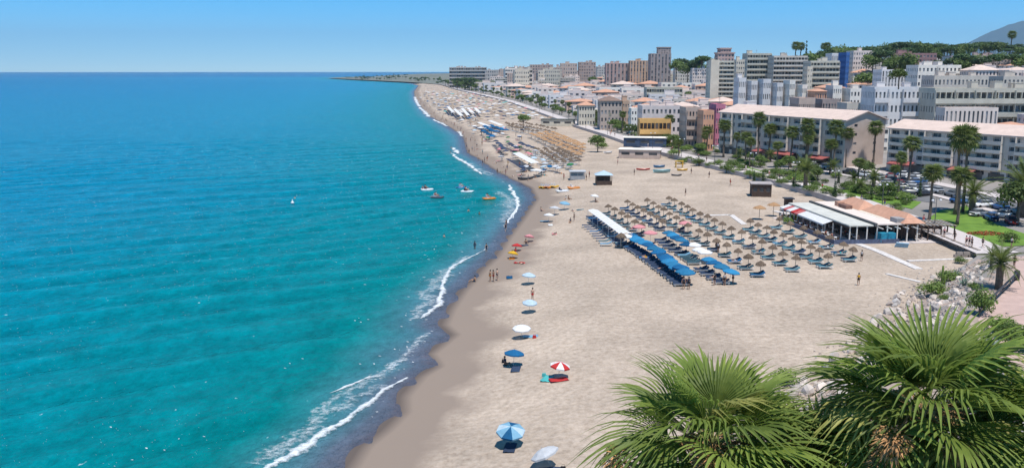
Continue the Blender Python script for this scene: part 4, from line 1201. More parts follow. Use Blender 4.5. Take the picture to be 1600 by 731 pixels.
def thatch_proto(name='thatched_umbrella', m=THATCH, r=.78, hgt_=1.95):
    root = thing(name, 'thatched umbrella', 'parasol', (0, 0, -500))
    mb = MB(); mb.tube([(0, 0, -.2), (.02, 0, hgt_ * .5), (0, 0, hgt_ + .35)], .05, 6); mb.build('pole', WOOD, root, True)
    rr = random.Random(4); mb = MB(); n = 18
    prof = [(.04, hgt_ + .32), (r * .45, hgt_ + .12), (r * .8, hgt_ - .06), (r, hgt_ - .24)]
    vs = []
    for k, (rad, z) in enumerate(prof):
        for i in range(n):
            w = 2 * pi * i / n; q = rad * (1 + rr.uniform(-.07, .07) * (k > 0)); vs.append((q * cos(w), q * sin(w), z + rr.uniform(-.04, .04) * (k > 0)))
    fs = [(k * n + i, k * n + (i + 1) % n, (k + 1) * n + (i + 1) % n, (k + 1) * n + i) for k in range(3) for i in range(n)]
    mb.add(vs, fs)
    for i in range(n * 2):                                          # ragged fringe
        w = pi * i / n; a, b = r * .97, r * rr.uniform(1.0, 1.14)
        mb.add([(a * cos(w - .09), a * sin(w - .09), hgt_ - .22), (a * cos(w + .09), a * sin(w + .09), hgt_ - .22), (b * cos(w), b * sin(w), hgt_ - .42)], [(0, 1, 2)])
    mb.build('thatch', m, root)
    return root

def parasol_mesh(mb, r, h, n=8, drop=.42, val=.14, mats=(0,)):
    top = (0, 0, h)
    rim = [(r * cos(2 * pi * i / n), r * sin(2 * pi * i / n), h - drop) for i in range(n)]
    mid = [(x * .55, y * .55, h - drop * .42) for x, y, z in rim]
    low = [(x * .995, y * .995, z - val) for x, y, z in rim]
    for i in range(n):
        j = (i + 1) % n; m = mats[i % len(mats)]
        mb.add([top, mid[i], mid[j], rim[i], rim[j], low[i], low[j]], [(0, 1, 2), (1, 3, 4, 2), (3, 5, 6, 4)], m)

def parasol_proto(name, mats, r=1.15, h=2.2, idx=(0,)):
    root = thing(name, name.replace('_', ' '), 'parasol', (0, 0, -500))
    mb = MB(); mb.tube([(0, 0, -.15), (0, 0, h + .1)], .022, 6); mb.build('pole', METAL, root)
    mb = MB(); parasol_mesh(mb, r, h, mats=idx); mb.build('canopy', mats, root)
    mb = MB()
    for i in range(8):
        w = 2 * pi * i / 8; mb.tube([(0, 0, h - .5), (r * .55 * cos(w), r * .55 * sin(w), h - .22)], .008, 3)
    stuff(mb.build('stretchers', METAL, root))
    return root

def sunbed_proto():
    """long axis along x, head end at +x"""
    root = thing('sunbed', 'sunbed', 'sunbed', (0, 0, -500))
    mb = MB()
    for y in (-.3, .3): mb.tube([(-.95, y, .30), (.95, y, .30)], .025, 5)
    for x in (-.93, .93): mb.tube([(x, -.3, .30), (x, .3, .30)], .025, 5)
    mb.build('frame', WHITEPL, root)
    lg = MB(); lg.tube([(0, 0, -.02), (0, 0, .29)], .025, 5); me = lg.mesh('leg', WHITEPL)
    for x in (-.8, .8):
        for y in (-.28, .28): put('leg', me, root, (x, y, 0))
    mb = MB(); mb.box(-.94, .25, -.3, .3, .33, .41); mb.build('mattress', CL['teal'], root)
    mb = MB(); mb.add([(.26, -.3, .34), (.26, .3, .34), (.90, .3, .66), (.90, -.3, .66), (.22, -.3, .42), (.22, .3, .42), (.86, .3, .74), (.86, -.3, .74)], [(0, 1, 2, 3), (7, 6, 5, 4), (0, 4, 5, 1), (2, 6, 7, 3), (1, 5, 6, 2), (0, 3, 7, 4)])
    mb.build('backrest', CL['teal'], root)
    return root

def skin_body(name, joints, edges, m):
    me = bpy.data.meshes.new(name)
    me.from_pydata([j[:3] for j in joints], edges, [])
    o = bpy.data.objects.new(name, me); COL.objects.link(o)
    md = o.modifiers.new('skin', 'SKIN')
    for i, v in enumerate(me.skin_vertices[0].data):
        v.radius = (joints[i][3], joints[i][4] if len(joints[i]) > 4 else joints[i][3]); v.use_root = (i == 0)
    s = o.modifiers.new('sub', 'SUBSURF'); s.levels = 1; s.render_levels = 1
    dg = bpy.context.evaluated_depsgraph_get()
    out = bpy.data.meshes.new_from_object(o.evaluated_get(dg))
    out.name = name
    out.materials.clear(); out.materials.append(m)
    bpy.data.objects.remove(o); bpy.data.meshes.remove(me)
    out.polygons.foreach_set('use_smooth', [True] * len(out.polygons))
    return out

def person_protos():
    P = {}
    E_ = [(0, 1), (1, 2), (2, 3), (3, 4), (0, 5), (5, 6), (6, 7), (7, 8), (0, 9), (9, 10), (10, 11), (11, 12), (2, 13), (13, 14), (14, 15), (2, 16), (16, 17), (17, 18)]
    def pose(kind):
        if kind in ('standing', 'walking'):
            k = .22 if kind == 'walking' else .04
            return [(0, 0, .93, .13, .10), (0, 0, 1.15, .12, .09), (0, 0, 1.38, .15, .09), (0, 0, 1.52, .05), (0, .01, 1.63, .085, .10),
                    (.09, 0, .86, .085), (.10, -k * .4, .48, .058), (.10, k * .5, .08, .04), (.10, k * .5 - .13, .03, .035),
                    (-.09, 0, .86, .085), (-.10, k * .5, .48, .058), (-.10, -k, .08, .04), (-.10, -k - .13, .03, .035),
                    (.19, 0, 1.38, .05), (.25, k * .5, 1.10, .04), (.24, k * .6 - .12, .86, .033), (-.19, 0, 1.38, .05), (-.25, -k * .5, 1.10, .04), (-.24, -k * .6 - .12, .86, .033)]
        if kind == 'sitting':
            return [(0, 0, .12, .14, .12), (0, .08, .34, .12, .09), (0, .12, .58, .15, .09), (0, .11, .72, .05), (0, .09, .83, .085, .10),
                    (.10, -.08, .13, .085), (.13, -.42, .34, .058), (.12, -.70, .07, .04), (.12, -.82, .04, .035), (-.10, -.08, .13, .085), (-.13, -.42, .30, .058), (-.12, -.74, .06, .04), (-.12, -.86, .04, .035),
                    (.19, .12, .57, .05), (.27, .24, .32, .04), (.28, .28, .06, .033), (-.19, .12, .57, .05), (-.25, -.12, .42, .04), (-.15, -.36, .36, .033)]
        return [(0, 0, .14, .13, .10), (0, .22, .14, .12, .09), (0, .45, .15, .15, .09), (0, .59, .16, .05), (0, .70, .17, .085, .10),
                (.09, -.07, .13, .085), (.11, -.45, .12, .058), (.12, -.85, .08, .04), (.13, -.93, .14, .035), (-.09, -.07, .13, .085), (-.11, -.45, .14, .058), (-.12, -.85, .08, .04), (-.13, -.93, .14, .035),
                (.19, .45, .14, .05), (.30, .25, .08, .04), (.27, .02, .06, .033), (-.19, .45, .14, .05), (-.30, .60, .08, .04), (-.12, .80, .08, .033)]
    for kind in ('standing', 'walking', 'sitting', 'lying'):
        J = pose(kind)
        root = put('person', skin_body('person', J, E_, SKINS[0]))
        root.location = (0, 0, -500)
        tag(root, 'person', 'person')
        h = Vector(J[4][:3]); mb = MB()
        mb.lathe([(.005, .135), (.06, .12), (.10, .07), (.112, 0), (.10, -.05)], 9, 0, (h.x, h.y + .02, h.z + .01))
        mb.build('hair', HAIR, root, True)
        # swimwear: a shell round the hips following the body
        a, b = Vector(J[0][:3]), Vector(J[1][:3]); d = (b - a).normalized()
        mb = MB(); mb.tube([a - d * .13, a - d * .05, a + d * .05, a + d * .12], [.15, .175, .165, .145], 10, cap=False)
        mb.build('swimwear', CL['navy'], root, True)
        if kind in ('standing', 'walking', 'sitting'):
            c = Vector(J[2][:3]); mb = MB(); mb.tube([b, b.lerp(c, .5), c - d * .04, c + d * .07], [.15, .16, .185, .12], 10, cap=False)
            mb.build('shirt', CL['white'], root, True)
        P[kind] = root; kids(root)
    return P

CLOTHS = ['red', 'blue', 'navy', 'white', 'black', 'yellow', 'turq', 'pink', 'orange', 'green', 'palegrey', 'teal']
NP = [0]
def person(kind, x, y, z, rz, label, swim=None, shirt=None, skin=None, s=1.0):
    """shirt None: bare, in the colour of the skin"""
    sk = SKINS[NP[0] % 3] if skin is None else SKINS[skin]
    NP[0] += 1
    o = clone(PEOPLE[kind], (x, y, z), rz, label, 'people on the beach and promenade', s)
    reslot(o, {'skin_tan': sk})
    for k in [c for c in o.children]:
        if k.name.startswith('swimwear'): reslot(k, {'cloth_navy': CL[swim or 'navy']})
        if k.name.startswith('shirt'): reslot(k, {'cloth_white': CL[shirt] if shirt else sk})
    return o
def person_px(kind, px, py, label, swim=None, shirt=None, skin=None, rz=None, z=None):
    if z is None: p = at(px, py)
    else: p = Vector((*at_z(px, py, z), z))
    return person(kind, p.x, p.y, p.z, R.uniform(0, 6.28) if rz is None else rz, label, swim, shirt, skin)

def row_pts(pts, n):
    W = [at(*p) for p in pts]
    ls = [0]
    for a, b in zip(W[:-1], W[1:]): ls.append(ls[-1] + (b - a).length)
    out = []
    for i in range(n):
        d = ls[-1] * i / max(1, n - 1)
        k = max(j for j in range(len(ls)) if ls[j] <= d + 1e-6); k = min(k, len(W) - 2)
        t = (d - ls[k]) / max(1e-6, ls[k + 1] - ls[k])
        p = W[k].lerp(W[k + 1], t); out.append(Vector((p.x, p.y, hgt(p.x, p.y))))
    return out
def far_end(i, n):
    """ordinal counted from the near end; rows run from far to near"""
    return ORD[min(n - 1 - i, 29)]

def build_beach_rows():
    global PEOPLE
    rr = random.Random(42)
    th = thatch_proto(); kids(th)
    blue = parasol_proto('blue_parasol', CL['blue'], 1.12, 2.15); kids(blue)
    bed = sunbed_proto(); kids(bed)
    PEOPLE = person_protos()
    nbed = [0]
    BN = {'cloth_teal': 'teal', 'cloth_darkteal': 'dark teal', 'cloth_navy': 'navy', 'cloth_blue': 'blue', 'cloth_lightblue': 'light blue', 'cloth_orange': 'orange', 'cloth_palegrey': 'pale grey'}
    def beds(p, row, nth, col, n=2, off=-1.0, gap=.95, turn=0.0, lie=.0):
        for k in range(n):
            y = p.y + (k - (n - 1) / 2) * gap + rr.uniform(-.08, .08)
            x = p.x + off + rr.uniform(-.12, .12)
            z = hgt(x, y)
            w = 'single' if n == 1 else 'nearer' if k == 0 else 'farther' if k == n - 1 else 'middle'
            c = CL[col if rr.random() < .8 else rr.choice(['navy', 'blue', 'teal', 'lightblue'])]
            clone(bed, (x, y, z), turn + rr.gauss(0, .05), f'{w} {BN.get(c.name, "")} sunbed, {nth} place from the near end of {row}', 'sunbeds in the near rows', (1.08, 1.12, 1.1), swap={'cloth_teal': c})
            nbed[0] += 1
            if rr.random() < lie:
                person('lying', x, y, z + .30, pi / 2 * -1 + rr.gauss(0, .1), f'person on the {w} bed, {nth} place from near end of {row}', rr.choice(CLOTHS))
    # thatched rows: C, D, E, F and the short ones behind the white awning
    TH = [('the third sunshade row', [(1012, 326), (1078, 370), (1136, 401), (1189, 432)], 15, 'darkteal'), ('the fourth sunshade row', [(1045, 322), (1128, 366), (1172, 387), (1242, 424)], 16, 'teal'),
          ('the fifth sunshade row', [(1173, 361), (1219, 382), (1248, 395), (1294, 419)], 10, 'teal'), ('the row nearest the restaurant', [(1217, 358), (1267, 377), (1314, 397), (1330, 408)], 7, 'teal'),
          ('the row behind the awning', [(950, 336), (1003, 368)], 6, 'darkteal'), ('the row beyond the boardwalk', [(980, 328), (1035, 360)], 7, 'navy')]
    for row, pts, n, col in TH:
        for i, p in enumerate(row_pts(pts, n)):
            nth = far_end(i, n)
            q = (p.x + rr.uniform(-.1, .1), p.y + rr.uniform(-.15, .15), p.z)
            _o = clone(th, q, rr.uniform(0, 6), f'thatched umbrella, {nth} from the near end of {row}', 'thatched umbrellas in the near rows', (rr.uniform(.85, 1.0),) * 2 + (rr.uniform(.95, 1.08),), {'thatch': THATCH_D} if i < n * .45 or n < 8 and n != 7 or 'boardwalk' in row else None)
            _o.rotation_euler = (rr.gauss(0, .05), rr.gauss(0, .05), rr.uniform(0, 6))
            beds(p, row, nth, col, 2, -.5, 1.0, lie=.12)
    # blue parasol rows
    for row, pts, n in (('the seaward blue row', [(989, 384), (1030, 412), (1076, 446)], 19), ('the second blue row', [(1043, 378), (1058, 390), (1074, 399)], 5), ('the near blue group', [(1108, 424), (1138, 443)], 4)):
        for i, p in enumerate(row_pts(pts, n)):
            nth = far_end(i, n)
            light = rr.random() < .5
            _o = clone(blue, p + Vector((rr.uniform(-.25, .25), 0, 0)), rr.uniform(0, 6), f'blue parasol, {nth} from the near end of {row}', 'blue parasols in the near rows', (s_ := rr.uniform(.98, 1.14), s_, rr.uniform(.9, 1.08)), swap={'cloth_blue': CL['blue'] if not light else CL['midblue']})
            _o.rotation_euler = (rr.gauss(0, .07), rr.gauss(0, .07), rr.uniform(0, 6))
            beds(p, row, nth, 'navy', 2, -1.1, .9, lie=.15)
    for i, p in enumerate(row_pts([(1084, 401), (1100, 413)], 4)):
        beds(p, 'the gap between blue groups', ORD[3 - i], 'darkteal', 2, -1.6, .95)
    # plain pale parasols in the gap
    wp = parasol_proto('white_parasol', CL['white'], 1.15, 2.2); kids(wp)
    for i, (px, py) in enumerate(((1084, 400), (1092, 408), (1101, 412))):
        clone(wp, at(px, py), 0, ORD[i] + ' white parasol from the far end of the gap in the second blue row', 'white parasols in the near rows')
    # long white awning and the dark loungers beside it
    A, B = at(926, 347), at(978, 386)
    d = (B - A); L = hypot(d.x, d.y); ang = atan2(d.y, d.x)
    aw = thing('long_awning', 'long narrow white awning over the beach on thin posts', 'awning', (A.x, A.y, A.z), ang)
    n = 12
    for k in range(n):
        mb = MB(); a, b = L * k / n + .04, L * (k + 1) / n - .04
        mb.add([(a, -1.0, 2.35), (b, -1.0, 2.35), (b, 0, 2.6), (a, 0, 2.6), (b, 1.0, 2.35), (a, 1.0, 2.35)], [(0, 1, 2, 3), (3, 2, 4, 5)])
        mb.build('awning_panel', CL['white'], aw)
    pm = MB(); pm.tube([(0, 0, -.1), (0, 0, 2.38)], .03, 5); pme = pm.mesh('post', WHITEPL)
    for k in range(0, n + 1, 2):
        for s in (-.95, .95): put('post', pme, aw, (L * k / n, s, 0))
    for i, p in enumerate(row_pts([(920, 342), (948, 366), (966, 384)], 13)):
        nth = far_end(i, 13)
        beds(p + Vector((.5, 0, 0)), 'the awning bed line', nth, 'navy', 2, 0, 1.1)
        beds(p + Vector((-1.9, 0, 0)), 'the outer awning bed line', nth, 'navy', 1, 0, 1.0) if i > 3 else None
    # small canopy at the near end of the awning, two orange umbrellas on tall poles
    ct = th
    clone(th, at(970, 388), 0, 'thatched umbrella alone at the near end of the white awning', 'thatched umbrellas in the near rows', 1.15)
    clone(wp, at(979, 386), 0, 'white parasol between the awning and the first blue row', 'white parasols in the near rows', 1.0)
    to = thatch_proto('tall_thatched_umbrella', THATCH_O, 1.25, 2.5); kids(to)
    clone(to, at(1186, 343), 0, 'orange brown thatched umbrella, left of the two beside the beach hut')
    clone(to, at(1208, 338), 0, 'orange brown thatched umbrella, right of the two beside the beach hut')
    # pale pink parasols behind the blue rows
    pk = parasol_proto('pink_parasol', CL['pink'], 1.2, 2.2)
    kids(pk)
    for i, (px, py) in enumerate(((1016, 380), (998, 370), (1070, 364))): clone(pk, at(px, py), 0, ['faded pink parasol between the first two blue rows', 'faded pink parasol behind the white awning end', 'faded pink parasol among the thatched rows'][i], 'pink parasols')
    for px, py, lb in ((1119, 392, 'person in dark shirt standing between the third and fourth rows'), (1122, 395, 'person in black standing beside another between the rows'), (1346, 408, 'person in dark clothes standing at the near end of the restaurant row'), (1068, 452, 'person standing under the nearest blue parasol, left'), (1076, 452, 'person standing under the nearest blue parasol, right'),
                       (1116, 446, 'person in dark shirt standing left of the near blue group'), (1132, 446, 'person in purple standing at the near blue group'), (1145, 444, 'person in pink standing right of the near blue group')):
        person_px('standing', px, py, lb, 'black', rr.choice(['black', 'navy', 'pink', 'palegrey']))
    # ---- the middle beach: smaller, farther rows
    def mid_row(lbl, pts, n, proto, nm, grp, sc=1.0, bedcol=None, swap=None, lie=0, step=1):
        for i, p in enumerate(row_pts(pts, n)):
            clone(proto, p + Vector((rr.gauss(0, .2), rr.gauss(0, .3), 0)), rr.uniform(0, 6), f'{nm}, {far_end(i, n)} from the near end of {lbl}', grp, sc * rr.uniform(.93, 1.08), swap)
            if bedcol and nbed[0] < 296 and i % step == 0:
                beds(p, lbl, far_end(i, n), bedcol, 1, -1.1)
            elif bedcol:
                q = p + Vector((-1.0, rr.uniform(-.3, .3), 0)); EXTRA.append((q.x, q.y, hgt(q.x, q.y), bedcol))
                EXTRA.append((q.x, q.y + 1.2, hgt(q.x, q.y), bedcol))
    EXTRA = []
    for i in range(46):
        Y = 250 + 190 * rr.random() ** 1.2; x = float(xs(Y)) + rr.uniform(5, 20 + (Y - 250) * .06)
        c, nm = rr.choice([('blue', 'blue'), ('navy', 'dark blue'), ('white', 'white'), ('paleblue', 'pale blue'), ('palegrey', 'grey'), ('pink', 'faded red'), ('green', 'green')])
        z = hgt(x, Y)
        clone(blue, (x, Y, z), rr.uniform(0, 6), nm + ' parasol among bathers on the middle beach', nm + ' parasols among bathers on the middle beach', rr.uniform(.85, 1.05), {'cloth_blue': CL[c]}).rotation_euler = (rr.gauss(0, .12), rr.gauss(0, .12), rr.uniform(0, 6))
        EXTRA.append((x - .8, Y - .5, z, rr.choice(['navy', 'teal', 'pink', 'palegrey'])))
        if i % 2: person(rr.choice(['sitting', 'lying', 'standing']), x + rr.uniform(-1, 1), Y - rr.uniform(.6, 1.6), z, rr.uniform(0, 6), 'person near the ' + nm + ' parasol on the middle beach', rr.choice(CLOTHS), rr.choice([None, 'white', 'navy']))
    tho = thatch_proto('orange_thatched_umbrella', THATCH_O, 1.2, 2.2); kids(tho)
    for k, (a, b, n) in enumerate((((832, 217), (905, 252), 12), ((842, 216), (908, 246), 12), ((852, 215), (911, 240), 11), ((864, 215), (910, 234), 9))):
        mid_row(f'the {ORD[k]} orange row', [a, b], n, tho, 'orange thatched umbrella', 'orange thatched umbrellas of the middle beach', 1.1, 'orange' if k == 3 else 'darkteal')
    for k, (a, b, n) in enumerate((((838, 240), (868, 263), 9), ((850, 240), (882, 263), 9), ((862, 240), (895, 262), 9), ((874, 241), (904, 259), 8))):
        mid_row(f'the {ORD[k]} grey row', [a, b], n, th, 'grey thatched umbrella', 'grey thatched umbrellas of the middle beach', 1.1, 'palegrey')
    for k, (a, b, n) in enumerate((((795, 204), (838, 213), 9), ((802, 200), (858, 212), 11), ((812, 197), (868, 209), 11), ((790, 199), (812, 207), 5))):
        mid_row(f'the {ORD[k]} pale row', [a, b], n, th, 'pale thatched umbrella', 'thatched umbrellas of the far middle beach', 1.25, 'palegrey')
    for k, (a, b, n) in enumerate((((757, 205), (775, 214), 7), ((768, 204), (790, 211), 7), ((756, 212), (768, 222), 4))):
        mid_row(f'the {ORD[k]} far blue row', [a, b], n, blue, 'blue parasol', 'blue parasols of the far middle beach', 1.3, 'navy')
    for k, (a, b, n) in enumerate((((796, 232), (808, 239), 5), ((812, 230), (832, 238), 6), ((776, 228), (790, 243), 8))):
        mid_row(f'the {ORD[k]} dark blue row', [a, b], n, blue, 'dark blue parasol', 'dark blue parasols of the middle beach', 1.0, 'navy', {'cloth_blue': CL['navy']})
    # long white awnings of the middle and far beach
    def awning(lb, a, b, w, n=8, h=2.3):
        A, B = at(*a), at(*b); d = B - A; L = hypot(d.x, d.y)
        t = thing('long_awning', lb, 'awning', A, atan2(d.y, d.x), 'long white awnings')
        for k in range(n):
            mb = MB(); u, v = L * k / n + .05, L * (k + 1) / n - .05
            mb.add([(u, -w, h), (v, -w, h), (v, w, h + .25), (u, w, h + .25)], [(0, 1, 2, 3)]); mb.build('awning_panel', CL['white'], t)
        for k in (0, n // 2, n):
            for s in (-w + .05, w - .05): put('post', pme, t, (L * k / n, s, 0), 0)
        for i in range(int(L / 2)): EXTRA.append((A.x + d.x * i * 2 / L - w - 1.2, A.y + d.y * i * 2 / L, A.z, 'navy'))
    awning('long white awning with dark loungers on the middle beach', (806, 250), (836, 268), 1.2)
    for i, (a, b) in enumerate((((710, 176), (722, 189)), ((722, 175), (732, 187)), ((731, 174), (740, 184)), ((742, 174), (750, 183)), ((748, 199), (765, 206)), ((765, 196), (784, 204)), ((700, 172), (708, 182)))):
        awning(f'long white awning, {ORD[i]} of the group on the far beach', a, b, .95, 6, 2.4)
    # far beach: rows of pale and dark parasols shrinking into the distance
    fw = parasol_proto('far_parasol', CL['white'], 1.5, 2.4); kids(fw)
    nfar = 0
    for r_ in range(34):
        Y = 420 * (1.045 ** r_)
        x0, x1 = float(xs(Y)) + 7, float(xp(Y)) - 3
        m = int((x1 - x0) / 3.9)
        for k in range(m):
            if rr.random() < .08: continue
            x = x0 + (x1 - x0) * (k + rr.uniform(.1, .9)) / m; y = Y * rr.uniform(.97, 1.04)
            px = CX + F * x / y
            if px > 752 and Y < 520: continue
            c = rr.choices(['white', 'paleblue', 'navy', 'pink', 'turq', 'blue', 'straw'], [6, 1.5, 3, .8, .5, 1.5, 9])[0]
            if nfar < 300:
                nm = {'white': 'white', 'paleblue': 'pale blue', 'navy': 'dark blue', 'pink': 'faded red', 'turq': 'turquoise', 'blue': 'blue', 'straw': 'straw coloured'}[c]
                clone(fw, (x, y, hgt(x, y)), 0, nm + ' parasol on the crowded far beach', nm + ' parasols on the far beach', rr.uniform(.9, 1.2), {'cloth_white': CL[c]}); nfar += 1
            for t in range(2): EXTRA.append((x - 1.4 + 2.0 * t, y + rr.uniform(-1, 1), hgt(x, y), rr.choice(['navy', 'darkteal', 'palegrey', 'pink', 'teal', 'white'])))
    # beds past the first 300: one mesh
    cols = ['navy', 'darkteal', 'palegrey', 'pink', 'teal', 'white', 'orange']
    mb = MB()
    for x, y, z, c in EXTRA:
        mi = cols.index(c)
        mb.box(x - .95, x + .3, y - .32, y + .32, z + .28, z + .40, mi)
        mb.add([(x + .31, y - .32, z + .3), (x + .31, y + .32, z + .3), (x + .9, y + .32, z + .72), (x + .9, y - .32, z + .72)], [(0, 1, 2, 3)], mi)
        for q in (-.8, .2):
            for s in (-.28, .28): mb.box(x + q - .03, x + q + .03, y + s - .03, y + s + .03, z - .02, z + .279, 5)
    o = stuff(mb.build('far_sunbeds', [CL[c] for c in cols])); o['label'] = 'rows of small sunbeds on the middle and far beach'

def build_lone_beach():
    rr = random.Random(9)
    def para(name, cols, px, py, r, h, lb, tilt=0, az=0, idx=(0, 1)):
        o = parasol_proto(name, [CL[c] for c in cols], r, h, idx[:len(cols)] if len(cols) < 3 else tuple(range(len(cols))))
        o['label'] = lb
        p = at(px, py); o.location = p
        o.rotation_euler = (tilt * cos(az), tilt * sin(az), rr.uniform(0, 1))
    para('beach_parasol', ['blue'], 802, 572, 1.05, 1.75, 'plain blue parasol on open sand with a person sitting beside it', .12, 2)
    para('beach_parasol', ['red', 'white'], 872, 590, 1.0, 1.65, 'red and white striped parasol beside a turquoise towel', .15, 1)
    para('beach_parasol', ['lightblue', 'blue', 'lightblue', 'paleblue'], 797, 694, 1.15, 1.75, 'light and dark blue patterned parasol close to the camera', .25, 0)
    para('beach_parasol', ['palegrey'], 861, 730, 1.1, 1.6, 'pale grey parasol cut by the bottom edge', .45, 3.6)
    para('beach_parasol', ['white'], 815, 528, 1.05, 1.6, 'white parasol with dark towels below, in the line nearest the sea', .1, 0)
    para('beach_parasol', ['paleblue'], 827, 488, .95, 1.7, 'pale blue parasol with a person behind it', .1, 0)
    para('beach_parasol', ['paleblue'], 825, 444, 1.0, 1.7, 'pale blue parasol third up the line of lone parasols', .1, 1)
    para('beach_parasol', ['lightblue'], 881, 328, 1.2, 1.9, 'light blue parasol right of the wet sand corner', .15, 1)
    para('beach_parasol', ['palegrey'], 866, 336, 1.2, 1.9, 'grey parasol left of the light blue one near the wet sand corner', .15, 2)
    para('beach_parasol', ['white'], 857, 347, 1.1, 1.8, 'white parasol among towels near the wet sand corner', .15, 2)
    para('beach_parasol', ['white'], 928, 315, 1.0, 1.7, 'white parasol alone above the long white awning', .15, 2)
    para('beach_parasol', ['white'], 838, 277, 1.9, 2.4, 'big white parasol with people under it at the water side', .05, 2)
    para('beach_parasol', ['red'], 807, 392, .9, 1.3, 'low dark red parasol near the waterline', .2, 2)
    para('beach_parasol', ['yellow'], 800, 404, .9, 1.3, 'pale yellow parasol near the waterline', .3, 2)
    para('beach_parasol', ['pink'], 826, 378, .9, 1.4, 'faded pink parasol near the waterline', .3, 2)
    # towels: thin folded cloths on the sand
    for i, (px, py, c, w) in enumerate(((855, 592, 'turq', 'turquoise towel beside the red and white parasol'), (829, 526, 'lightblue', 'blue towel right of the white parasol'), (796, 434, 'blue', 'small blue towel left of the pale blue parasol'), (907, 328, 'teal', 'blue towel left of the long white awning'), (800, 404, 'orange', 'orange towel under the pale yellow parasol'),
                                          (812, 411, 'red', 'red towel near the waterline'), (866, 366, 'pink', 'pink towel under a lying person'), (851, 346, 'lightblue', 'light blue towel left of the white parasol'), (860, 352, 'white', 'white towel in front of the white parasol'), (818, 384, 'navy', 'dark towel near the faded pink parasol'), (797, 700, 'navy', 'dark towel under the patterned parasol'), (862, 735, 'navy', 'dark towel under the grey parasol'),
                                          (806, 577, 'navy', 'dark towel under the plain blue parasol'), (873, 594, 'red', 'dark red towel under the striped parasol'))):
        p = at(px, py); mb = MB()
        n = 6
        vs = [(-.45 + .9 * a / n, -.9 + 1.8 * b / n, .05 + .03 * sin(a * 2.1 + b * 1.3 + i) + .02 * rr.random()) for b in range(n + 1) for a in range(n + 1)]
        mb.add(vs, [(b * (n + 1) + a, b * (n + 1) + a + 1, (b + 1) * (n + 1) + a + 1, (b + 1) * (n + 1) + a) for b in range(n) for a in range(n)])
        o = mb.build('towel', CL[c], None, True); o.location = p + Vector((0, 0, .04)); o.rotation_euler = (0, 0, rr.uniform(-.4, .4) + 1.57 * (i % 2))
        sd = o.modifiers.new('thick', 'SOLIDIFY'); sd.thickness = .015
        tag(o, w, 'towel')
    # bags by the lone parasols
    for px, py, c, lb in ((787, 566, 'black', 'black beach bag left of the plain blue parasol'), (835, 528, 'red', 'red beach bag by the white parasol'), (850, 588, 'turq', 'turquoise cool bag beside the striped parasol'), (880, 735, 'black', 'dark beach bag at the grey parasol')):
        p = at(px, py); mb = MB(); mb.box(-.22, .22, -.13, .13, 0, .32, 0, 0, .8)
        mb.tube([(-.12, 0, .31), (-.1, 0, .48), (.1, 0, .48), (.12, 0, .31)], .015, 5)
        o = mb.build('beach_bag', CL[c]); o.location = p; tag(o, lb, 'bag')
    PP = person_px
    for kind, px, py, lb, sw, sh in (('sitting', 790, 570, 'person sitting in the shade left of the plain blue parasol', 'black', 'navy'), ('standing', 832, 470, 'person standing behind the pale blue parasol', 'red', None), ('standing', 766, 440, 'left of three people standing on the wet sand', 'orange', None), ('standing', 771, 440, 'middle of three people standing on the wet sand', 'red', None),
                                     ('walking', 777, 438, 'right of three people walking on the wet sand', 'navy', None), ('sitting', 741, 440, 'person sitting at the edge of the water', 'navy', None), ('lying', 867, 366, 'person lying on a pink towel', 'navy', None), ('standing', 897, 346, 'person standing beside a dark pair of sunbeds', 'black', 'black'), ('sitting', 891, 348, 'person sitting left of the standing one', 'black', 'navy'),
                                     ('sitting', 805, 395, 'person sitting beside the low dark red parasol', 'red', 'red'), ('lying', 813, 412, 'person lying on the red towel', 'red', None), ('sitting', 822, 381, 'person sitting near the faded pink parasol', 'navy', None), ('sitting', 931, 316, 'person sitting under the lone white parasol', 'black', 'navy'), ('walking', 790, 362, 'person in dark clothes walking into the water at the beach edge', 'black', 'navy'),
                                     ('standing', 1341, 446, 'person standing alone on sand below the restaurant row', 'black', 'yellow'), ('standing', 991, 274, 'person standing left of the boats on the sand', 'black', 'navy'), ('standing', 965, 258, 'person in pink standing on the sand behind the kiosk', 'navy', 'pink'), ('walking', 1080, 272, 'person walking right of the boats', 'navy', 'black'), ('walking', 1108, 278, 'person walking near the promenade wall', 'black', 'navy'),
                                     ('walking', 1071, 306, 'person crossing the open sand above the thatched rows', 'black', 'black'), ('standing', 916, 282, 'person standing beside the grey tent', 'black', 'navy'), ('standing', 881, 281, 'person in red standing behind the pedal boats', 'red', 'red'), ('standing', 846, 274, 'person standing by the big white parasol', 'black', 'black'), ('sitting', 836, 278, 'person sitting under the big white parasol', 'black', 'navy'),
                                     ('standing', 777, 272, 'person standing at the waterline on the middle beach', 'black', 'black'), ('walking', 754, 258, 'tall person walking in the shallow wash', 'navy', 'navy'), ('walking', 761, 252, 'person walking on the sand above the wash', 'red', None), ('standing', 733, 240, 'person standing in the wash far up the beach', 'black', None), ('sitting', 846, 330, 'person sitting near the grey parasol', 'navy', None),
                                     ('sitting', 884, 312, 'left of two people sitting on open sand', 'white', 'white'), ('sitting', 889, 312, 'right of two people sitting on open sand', 'orange', None), ('lying', 895, 330, 'person lying below the blue towel', 'blue', None), ('walking', 1141, 290, 'person in red walking by the promenade steps', 'red', 'red')):
        PP(kind, px, py, lb, sw, sh)
